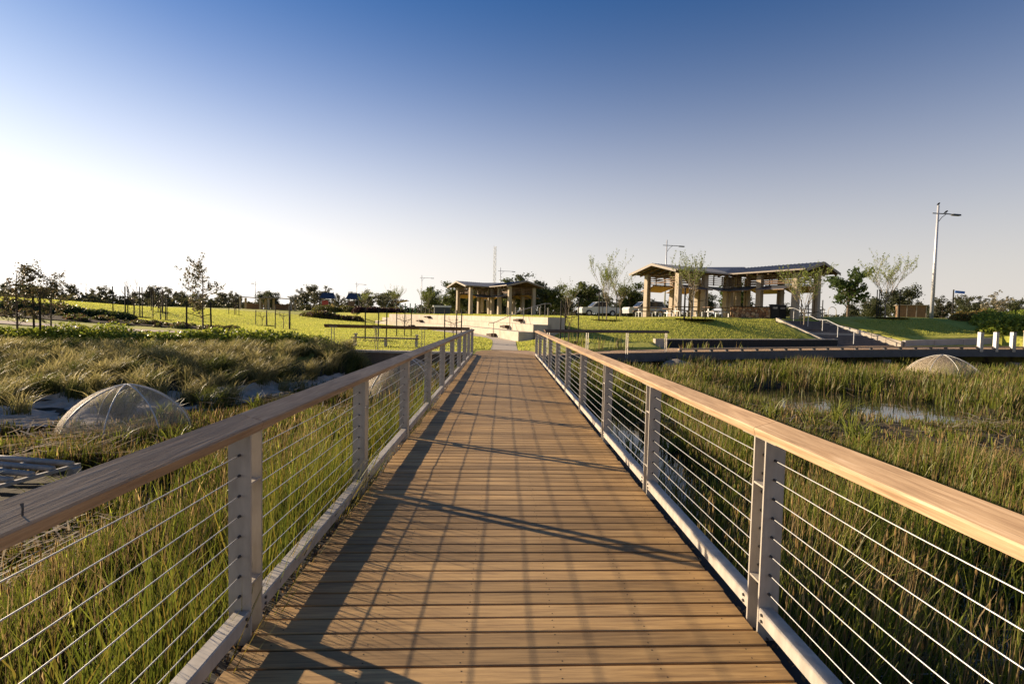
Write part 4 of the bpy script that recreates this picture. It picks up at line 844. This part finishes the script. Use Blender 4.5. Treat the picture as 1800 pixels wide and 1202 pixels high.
for i, x in enumerate((-32.3, -27.6)):
    zb = gz(x, 95); t = thing('play_tower', ('left', 'right')[i]+' play tower with dark blue roof in the playground', 'play tower', (x, 95, zb), .15)
    for sx in (-.9, .9):
        for sy in (-.9, .9): MB().tube([(sx, sy, -.1), (sx, sy, 2.5)], .07, 6).build('post', M_barge, t)
    MB().add([(-1.35, -1.2, 2.35), (1.35, -1.2, 2.35), (1.35, 1.2, 2.35), (-1.35, 1.2, 2.35), (-.95, 0, 3.45), (.95, 0, 3.45)], [(0, 1, 5, 4), (2, 3, 4, 5), (1, 2, 5), (3, 0, 4), (3, 2, 1, 0)]).build('roof', M_pl['blu'], t)
    for k in range(4): MB().box((-.9+k*.6, 0, 3.5), (.09, .09, .2)).build('finial', M_pl['blu'], t)
    MB().box((0, 0, 1.1), (2.0, 2.0, .12)).build('platform', M_fascia, t); MB().box((-.3, -1.02, 1.55), (1.1, .06, .8)).build('panel', M_pl['red'] if i == 0 else M_fascia, t)
    if i == 0: MB().tube([(.9, -.9, 1.3), (1.6, -1.6, .7), (2.2, -2.2, .15)], .28, 8).build('slide', M_pl['yel'], t)
pa = thing('climbing_frame', 'green and yellow climbing arches of the playground', 'climbing frame', (-19.5, 92, gz(-19.5, 92)))
for k in range(5): MB().tube([(k*.9, 0, 0), (k*.9, 0, 1.8)], .09, 6).build('post', M_pl['grn'], pa)
MB().tube([(-1.6, 0, 0)]+[(-.2-1.4*math.cos(a), 0, 2.4*math.sin(a)) for a in np.linspace(.1, 1.9, 8)]+[(2.5, 0, 2.2)], .07, 6).build('arch', M_pole, pa); MB().box((1.3, 0, 2.1), (1.8, .3, .3), Matrix.Rotation(R(-12), 3, 'Y')).build('roof', M_pl['yel'], pa)
wb = thing('barbecue_bench', 'dark barbecue bench with bright white top left of the distant pavilion', 'barbecue', (-8.0, 66, gz(-8.0, 66)), .2)
MB().box((0, 0, .45), (2.0, .9, .95)).build('body', M_lampd, wb); MB().box((0, 0, 1.02), (2.3, 1.1, .22)).build('top', M_white, wb)
for i, x in enumerate((.4, 1.3, 2.2, 3.1, 4.0, 4.9)):
    t = tag(MB().tube([(0, 0, -.1), (0, 0, .85), (0, 0, .95)], [.07, .07, .045], 8).build('bollard', M_barge, None, False, (x, 56, gz(x, 56))), ORD[i]+' pale bollard from the left in the row behind the terrace seating', 'bollard', 'bollards behind the terrace')
def car(x, y, rz, label, kind):
    t = thing('parked_car', label, 'car', (x, y, gz(x, y)), rz, 'cars parked behind the lawn'); cm_ = mat('car_'+kind, (.62, .62, .60) if kind == 'white' else (.5, .51, .53), rough=.3, scale=1); gl = mat('car_glass', (.015, .02, .025), rough=.1)
    low = [(-2.2, .35), (-2.25, .75), (-2.15, 1.0), (-1.0, 1.06), (2.15, 1.08), (2.28, .9), (2.25, .4)]
    MB().prism([(a, 0, b) for a, b in low], (0, -.88, 0), (0, .88, 0)).build('body', cm_, t)
    cab = [(-1.05, 1.06), (-.45, 1.62), (.2, 1.72), (1.75 if kind != 'white' else .75, 1.68), (2.1 if kind != 'white' else 1.0, 1.08)]
    MB().prism([(a, 0, b) for a, b in cab], (0, -.76, 0), (0, .76, 0)).build('cabin', cm_, t)
    c2 = [(a*.9+.03, 1.1+(b-1.06)*.82) for a, b in cab]
    for s in (-1, 1): MB().prism([(a, 0, b) for a, b in c2], (0, s*.762, 0), (0, s*.768, 0)).build('side_window', gl, t)
    MB().add([(-1.03, -.66, 1.12), (-1.03, .66, 1.12), (-.5, .62, 1.58), (-.5, -.62, 1.58)], [(0, 1, 2, 3)]).build('windscreen', gl, t, False, (-.035, 0, .01))
    for a in (-1.4, 1.4):
        for s in (-.86, .86):
            w_ = MB().tube([(a, s-.1, .36), (a, s+.1, .36)], .36, 14).build('wheel', M_black, t); MB().tube([(a, s+(.105 if s > 0 else -.105), .36), (a, s+(.11 if s > 0 else -.11), .36)], .2, 10).build('rim', M_pole, w_)
    for s in (-.6, .6): MB().box((-2.24, s, .82), (.05, .36, .16)).build('headlight', M_white, t)
car(10.9, 58, R(8), 'white utility car parked behind the terrace seating', 'white'); car(15.2, 54, R(10), 'silver wagon parked by the left columns of the big pavilion', 'silver')
for i, x in enumerate((30.3, 31.5)):
    z = gz(x, 47); tag(MB().tube([(-.4, 0, 0), (-.4, 0, .55)]+[(-.4*math.cos(a), 0, .55+.4*math.sin(a)) for a in np.linspace(.3, 2.8, 7)]+[(.4, 0, .55), (.4, 0, 0)], .03, 6).build('bike_rack', M_galv, None, True, (x, 47, z)), ('left', 'right')[i]+' steel hoop bike rack behind the right lawn', 'bike rack', 'hoop bike racks')

# ------------------------------------------------------------------ shrubs and hedges
def shrub(name, label, cat, pts, n, size, cols, group=None, seed=1):
    """foliage volume made of ellipsoids (x,y,z,rx,ry,rz): leaves near the surface"""
    q = np.random.default_rng(seed); vol = np.array([p[3]*p[4]**.5 for p in pts]); pick = q.choice(len(pts), n, p=vol/vol.sum()); A = np.array(pts)[pick]
    d = q.normal(size=(n, 3)); d /= np.linalg.norm(d, axis=1)[:, None]; d[:, 2] = np.abs(d[:, 2])*1.0-.15*q.random(n); rr = (.55+.5*q.random(n)**.6)[:, None]
    P = A[:, :3]+d*A[:, 3:]*rr; V, F, T = leaf_quads(P, size, 0, cols, q)
    o = np.array(pts[0][:3]); return tag(link(name, npmesh(name, V-o, F, M_leaf, T), None, tuple(o)), label, cat, group)
def row(x0, y0, x1, y1, n, rx, ry, rz, jit=.2, dz=.0):
    out = []
    for k in range(n):
        t = k/(n-1); x = x0+(x1-x0)*t+random.uniform(-jit, jit); y = y0+(y1-y0)*t+random.uniform(-jit, jit); s = random.uniform(.8, 1.2); out.append((x, y, gz(x, y)+dz, rx*s, ry*s, rz*s*random.uniform(.85, 1.15)))
    return out
shrub('hedge', 'long low bright green hedge above the golden grasses on the left', 'hedge', row(-28, 19.6, -8.0, 21.3, 46, .8, .65, .66), 42000, .062, [(.22, .27, .03), (.30, .33, .04), (.15, .20, .028), (.34, .34, .05)], seed=2)
shrub('hedge', 'bright green rounded hedge at the far right behind the boardwalk', 'hedge', row(33.6, 32.6, 45, 33.6, 14, 1.1, .9, 1.15)+row(35, 34.4, 46, 36, 10, 1.2, 1.0, 1.1), 26000, .10, [(.26, .33, .04), (.36, .40, .06), (.18, .25, .04)], seed=3)
shrub('shrub_bed', 'orange-tipped grassy shrubs left of the right-hand hedge', 'shrub', row(34.5, 36.5, 38.5, 38.5, 7, .8, .7, .75), 7000, .08, [(.20, .16, .04), (.25, .15, .05), (.13, .13, .03)], seed=4)
shrub('shrub_bed', 'dark green shrubs at the top of the mulch bed on the left', 'shrub', row(-29, 30.2, -22, 30.0, 9, .9, .7, .45), 8000, .08, [(.06, .085, .02), (.09, .11, .028)], seed=5)
shrub('shrub_bed', 'low green and reddish groundcover dotted over the mulch bed on the left', 'shrub', [(x, y, gz(x, y)+.02, s_, s_, s_*.7) for x, y, s_ in [(-26+11*random.random(), 26.6+3.2*random.random(), random.uniform(.14, .4)) for _ in range(60)]], 6000, .06, [(.10, .12, .03), (.16, .09, .05), (.13, .14, .03)], seed=15)
shrub('shrub_bed', 'left purple and yellow flower bed at the end of the lawn', 'flower bed', row(-27.5, 72, -20, 70, 9, 1.1, .9, .8), 7000, .12, [(.20, .18, .03), (.07, .03, .035), (.10, .045, .04), (.15, .15, .03)], seed=6)
shrub('shrub_bed', 'right dark red flower bed on top of the terrace', 'flower bed', row(-22, 78, -16, 77, 7, 1.0, .9, .9), 6000, .12, [(.07, .03, .035), (.09, .045, .04), (.05, .03, .03)], seed=7)
shrub('shrub_bed', 'yellow-green shrubs between the play towers and the terrace', 'shrub', row(-30, 84, -18, 86, 10, 1.3, 1, 1.0), 7000, .12, [(.14, .14, .03), (.09, .10, .03), (.2, .17, .03)], seed=8)

q = np.random.default_rng(91); SCR = []
for k in range(260):
    a_ = -.95+1.95*k/260+q.uniform(-.004, .004); dd = q.uniform(112, 150); x = math.sin(a_)*dd; y = math.cos(a_)*dd; s_ = q.uniform(.6, 1.35)
    SCR.append((x, y, 1.9, 2.2*s_, 1.6*s_, 1.75*s_))
o = shrub('far_scrub', 'low dark scrub under the far tree line', None, SCR, 42000, .30, [(.055, .06, .03), (.08, .078, .035), (.045, .055, .025), (.11, .10, .045)], seed=92); o['kind'] = 'stuff'
# ------------------------------------------------------------------ grasses and reeds
def blades(name, label, P, h, w, lean, c0, c1, matl=M_blade, seed=1, bend=.5, wind=(.06, -.02)):
    """one ribbon per point: two quads and a tip, colour c0 at the foot to c1 at the tip"""
    q = np.random.default_rng(seed); n = len(P); az = q.random(n)*6.283; fz = q.random(n)*6.283
    ld = np.stack([np.cos(az), np.sin(az)], -1)*(lean*q.random(n))[:, None]+np.array(wind)[None]; wd = np.stack([np.cos(fz), np.sin(fz), np.zeros(n)], -1)*(w/2)[:, None]
    def lv(t):
        o = np.zeros((n, 3)); o[:, :2] = ld*(h*(t**(1+bend*2)))[:, None]; o[:, 2] = h*t*(1-.22*np.clip(lean, 0, 1)*t*t); return P+o
    a, b, c, d = lv(0), lv(.4), lv(.75), lv(1.0)
    V = np.stack([a-wd, a+wd, b-wd*.9, b+wd*.9, c-wd*.6, c+wd*.6, d], 1).reshape(-1, 3); i = np.arange(n)[:, None]*7
    F = np.concatenate([i+np.array([[0, 1, 3]]), i+np.array([[0, 3, 2]]), i+np.array([[2, 3, 5]]), i+np.array([[2, 5, 4]]), i+np.array([[4, 5, 6]])], 0)
    t = np.array([0, 0, .4, .4, .75, .75, 1.])[None, :, None]; T = (c0[:, None]*(1-t)+c1[:, None]*t).reshape(-1, 3)
    o = link(name, npmesh(name, V, F, matl, T)); tag(o, label, None, None, 'stuff'); return o
def pickcol(q, n, cols, pw=None): c = np.array(cols); k = q.choice(len(c), n, p=pw); return c[k]*(.75+.5*q.random(n))[:, None]
def scatter_wet(n, x0, x1, y0, y1, seed, pools=True):
    """points over the wetland bed, denser near the viewer, clumped"""
    q = np.random.default_rng(seed); out = []
    while sum(map(len, out)) < n:
        k = n*3; X = x0+(x1-x0)*q.random(k); Y = y0+(y1-y0)*q.random(k); d = np.hypot(X, Y); keep = q.random(k) < np.clip(7/d, .08, 1)*(.10+.9*sstep(.32, .62, vnoise(X, Y, .8, seed)*.6+vnoise(X, Y, .27, seed+3)*.4))
        yf, wd = shore(X); keep &= (Y < yf-.5+.9*(vnoise(X, Y, .6, 31)-.5)+np.where(X > -5.5, 1.0, 0)) & (np.abs(X) > 1.42)
        p1 = np.hypot((X-11.2)/3.6, (Y-16.9)/3.2) < .82+.3*vnoise(X, Y, .8, 9); p2 = np.hypot((X-2.5)/.85, (Y-10.5)/4.2) < .8+.4*vnoise(X, Y, .7, 10); p3 = np.hypot((X+3.0)/1.1, (Y-12.6)/1.8) < .8+.3*vnoise(X, Y, .6, 12)
        keep &= ~((p1 | p2 | p3) & (q.random(k) > .025)); keep &= ~((np.hypot(X+3.15, Y-16.2) < 1.6) & (q.random(k) < .75)); keep &= ~((X < -4.9) & (X > -9.5) & (Y > 5.6) & (Y < 8.3) & (X < -5.9+.1*(Y-7)))
        out.append(np.stack([X[keep], Y[keep]], -1))
    P = np.concatenate(out)[:n]; return np.c_[P, ground_z(P[:, 0], P[:, 1])-.03]
q = np.random.default_rng(21)
GREEN = [(.16, .20, .025), (.22, .245, .035), (.12, .155, .024), (.28, .28, .045)]; TAN = [(.38, .26, .11), (.30, .20, .085), (.45, .33, .155)]
def reeds(name, label, n, box, seed, hm, hv, tanp, wscale=1., dim=1.):
    P = scatter_wet(n, *box, seed); d = np.hypot(P[:, 0], P[:, 1]); q = np.random.default_rng(seed+50)
    hf = np.where(P[:, 0] < 0, np.interp(P[:, 0], [-6, -4.5, -2.4], [.43, .5, 1.0]), np.interp(P[:, 0], [2.5, 6], [1.0, .8])*(1-.76*np.exp(-((P[:, 1]-11.8)/3.2)**2)*sstep(4.5, 7, P[:, 0])*(1-sstep(15, 20, P[:, 0]))))
    h = hf*(hm+hv*(vnoise(P[:, 0], P[:, 1], 1.7, seed+1)-.5)*2)*(.65+.5*q.random(n)); w = (.006+.0011*d)*(.7+.6*q.random(n))*wscale
    tp = np.clip(tanp*(.4+1.2*vnoise(P[:, 0], P[:, 1], 1.4, seed+2)), 0, 1); ist = q.random(n) < tp
    c1 = np.where(ist[:, None], pickcol(q, n, TAN), pickcol(q, n, GREEN)); c0 = np.where(ist[:, None], pickcol(q, n, TAN)*.7, pickcol(q, n, GREEN)*.8)
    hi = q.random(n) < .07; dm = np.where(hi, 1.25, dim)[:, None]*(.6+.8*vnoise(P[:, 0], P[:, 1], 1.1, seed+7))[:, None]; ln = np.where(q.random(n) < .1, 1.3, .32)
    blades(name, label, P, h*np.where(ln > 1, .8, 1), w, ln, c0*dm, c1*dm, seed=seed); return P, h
PR, hR = reeds('reeds', 'green and tan reeds filling the wetland right of the bridge', 105000, (1.4, 46, .6, 29), 31, .98, .3, .30, dim=1.0)
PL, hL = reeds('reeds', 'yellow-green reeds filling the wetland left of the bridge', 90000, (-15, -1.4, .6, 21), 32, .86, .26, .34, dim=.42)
# seed heads: small brown spikes at the top of some stalks
def seeds(name, label, P, h, k, seed):
    q = np.random.default_rng(seed); d = np.hypot(P[:, 0], P[:, 1]); idx = np.where(d < 14)[0]; idx = q.choice(idx, min(k, len(idx)), replace=False); B = P[idx].copy(); n = len(idx); hh = h[idx]*1.08
    wnd = np.array((.06, -.02)); blades(name.replace('head', 'stalk'), label.replace('heads', 'stalks'), B, hh, np.full(n, .004)*(1+.12*d[idx]), np.zeros(n), pickcol(q, n, TAN)*.8, pickcol(q, n, TAN), seed=seed, wind=tuple(wnd))
    T = B+np.stack([wnd[0]*hh*.8, wnd[1]*hh*.8, hh*.9], -1); hl = .03+.035*q.random(n); wl = .006+.005*q.random(n); Vs = []
    for a_ in (0, 1.05, 2.1):
        e = np.stack([math.cos(a_)*wl, math.sin(a_)*wl, 0*wl], -1); up_ = np.stack([0*hl, 0*hl, hl], -1); Vs.append(np.stack([T-up_, T+e, T+up_, T-e], 1).reshape(-1, 3))
    V = np.concatenate(Vs); F = np.arange(len(V)).reshape(-1, 4); C = np.tile(np.repeat(pickcol(q, n, [(.32, .22, .09), (.25, .17, .07), (.40, .30, .14)]), 4, 0), (3, 1))
    tag(link(name, npmesh(name, V, F, M_blade, C)), label, None, None, 'stuff')
seeds('seed_heads', 'brown seed heads among the reeds right of the bridge', PR, hR, 2600, 41); seeds('seed_heads', 'brown seed heads among the reeds left of the bridge', PL, hL, 2600, 42)
# tall blades brushing the left edge of the deck
q = np.random.default_rng(5); n = 5600; P = np.c_[-1.45-.8*q.random(n)**1.4, .2+9*q.random(n), np.zeros(n)]; P[:, 2] = ground_z(P[:, 0], P[:, 1]); keep = vnoise(P[:, 0], P[:, 1], .5, 77) > .45; P = P[keep]; n = len(P)
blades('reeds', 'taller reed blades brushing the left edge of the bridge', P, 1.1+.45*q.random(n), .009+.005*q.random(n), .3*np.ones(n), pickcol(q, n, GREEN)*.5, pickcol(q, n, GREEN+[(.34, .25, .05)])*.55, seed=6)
# fallen stems lying in mats, and clumps of broad strap leaves
q = np.random.default_rng(15); P = np.concatenate([scatter_wet(9000, 1.4, 26, .8, 26, 61), scatter_wet(8000, -12, -1.4, .8, 19, 62)]); P = P[vnoise(P[:, 0], P[:, 1], 1.3, 19) > .5]; n = len(P); P[:, 2] = np.maximum(P[:, 2], WZ)+.05+.3*q.random(n)
az = q.random(n)*6.283; L_ = .25+.5*q.random(n); dv = np.stack([np.cos(az), np.sin(az), .35*(q.random(n)-.4)], -1)*L_[:, None]; sd = np.stack([-np.sin(az), np.cos(az), 0*az], -1)*(.004+.0008*np.hypot(P[:, 0], P[:, 1]))[:, None]
V = np.stack([P-sd, P+sd, P+dv+sd*.6, P+dv-sd*.6], 1).reshape(-1, 3); tag(link('fallen_stems', npmesh('fallen_stems', V, np.arange(4*n).reshape(-1, 4), M_blade, np.repeat(pickcol(q, n, TAN+[(.5, .42, .3)]), 4, 0))), 'pale fallen reed stems lying among the reeds', None, None, 'stuff')
C = np.concatenate([np.c_[q.uniform(2.2, 9, 34), q.uniform(2.5, 13, 34)], np.c_[q.uniform(10, 30, 30), q.uniform(19, 26, 30)], np.c_[q.uniform(-8, -1.9, 40), q.uniform(2, 15, 40)]]); C = C[C[:, 1] < shore(C[:, 0])[0]-1.2]; k = 26; B = np.repeat(C, k, 0)+q.normal(size=(len(C)*k, 2))*.06; n = len(B); P = np.c_[B, ground_z(B[:, 0], B[:, 1])-.02]; d = np.hypot(B[:, 0], B[:, 1])
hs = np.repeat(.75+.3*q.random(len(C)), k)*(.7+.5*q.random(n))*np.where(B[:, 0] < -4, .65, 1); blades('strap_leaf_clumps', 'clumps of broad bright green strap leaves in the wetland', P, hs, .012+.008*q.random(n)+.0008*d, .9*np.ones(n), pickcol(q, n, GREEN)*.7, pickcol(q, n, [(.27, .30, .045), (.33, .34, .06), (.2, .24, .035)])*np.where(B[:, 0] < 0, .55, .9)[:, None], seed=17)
# golden tussocks on the left bank
q = np.random.default_rng(8); C = []
while len(C) < 760:
    x = q.uniform(-30, -5.2); yf, wd = shore(np.array([x])); y = yf[0]+wd[0]*q.uniform(.27, .9)
    if x > -6.2 and y > 20.6: continue
    if len(C) % 12 == 0 and x > -16: y = yf[0]+wd[0]*q.uniform(0., .27)
    C.append((x, y))
C = np.array(C); k = 95; B = np.repeat(C, k, 0)+q.normal(size=(len(C)*k, 2))*.10; n = len(B); P = np.c_[B, ground_z(B[:, 0], B[:, 1])-.02]
hs = np.repeat(.58+.28*q.random(len(C)), k)*(.7+.5*q.random(n)); gold = np.repeat(q.random(len(C)), k) < .75
c0 = pickcol(q, n, [(.06, .085, .02), (.08, .10, .025), (.09, .09, .03)]); c1 = np.where(gold[:, None], pickcol(q, n, [(.42, .35, .14), (.33, .28, .10), (.50, .42, .20)]), pickcol(q, n, [(.15, .16, .04), (.11, .125, .03)]))
blades('tussock_grass', 'golden tussock grasses covering the bank on the left', P, hs, (.012+.009*q.random(n)), .85*np.ones(n), c0, c1, seed=9, bend=.6, wind=(.22, -.08))
# short lawn blades
q = np.random.default_rng(13); n = 300000; X = -44+80*q.random(n*3); Y = 21.6+52*q.random(n*3)**1.9; yf, wd = shore(X); d = sdist(TIER, X, Y)
inpath = np.zeros(len(X), bool)
cl = np.interp(Y, (pl[:, 1]), pl[:, 0]); cr = np.interp(Y, pr_[:, 1], pr_[:, 0]); inpath = (X > cl-.02) & (X < cr+.02)
bwy = np.interp(X, bf[:, 0], bf[:, 1]); wy = np.interp(X, [8.8, 9.6, 21.9, 22, 26, 26.01, 32.3, 32.4], [0, 29.8, 32.3, 40, 40, 32, 32.1, 40])
ok = (Y > yf+wd*1.02) & ~inpath & ~((d > -.05) & (d < 3) & (Y > 29.5)) & ~((X > -1.4) & (X < 1.4) & (Y < 24.6)) & ~((X > 1.3) & (Y < np.maximum(bwy, wy)+.1)) & ~((X > 10) & (Y > 37)) & ~((X < -13) & (Y > 25.8) & (Y < 34) & (X < -13-(Y-27)*.9)) & ~((X > 20) & (X < 26.2) & (Y < 36.8)) & ~((X < -9.5) & (Y < 25.8))
X, Y = X[ok][:n], Y[ok][:n]; n = len(X); P = np.c_[X, Y, ground_z(X, Y)-.005]
fz = q.random(n)*6.283; w = .012+.014*q.random(n); h = .05+.05*q.random(n); wv = np.stack([np.cos(fz)*w, np.sin(fz)*w, 0*w], -1); tp = P+np.stack([.5*h*(q.random(n)-.3), .5*h*(q.random(n)-.5), h], -1)
V = np.stack([P-wv, P+wv, tp], 1).reshape(-1, 3); T = np.repeat(pickcol(q, n, [(.35, .38, .065), (.43, .43, .085), (.49, .45, .11), (.28, .32, .055)]), 3, 0)
tag(link('lawn_grass', npmesh('lawn_grass', V, np.arange(3*n).reshape(-1, 3), M_lawnb, T)), 'short mown grass of the lawns', None, None, 'stuff')
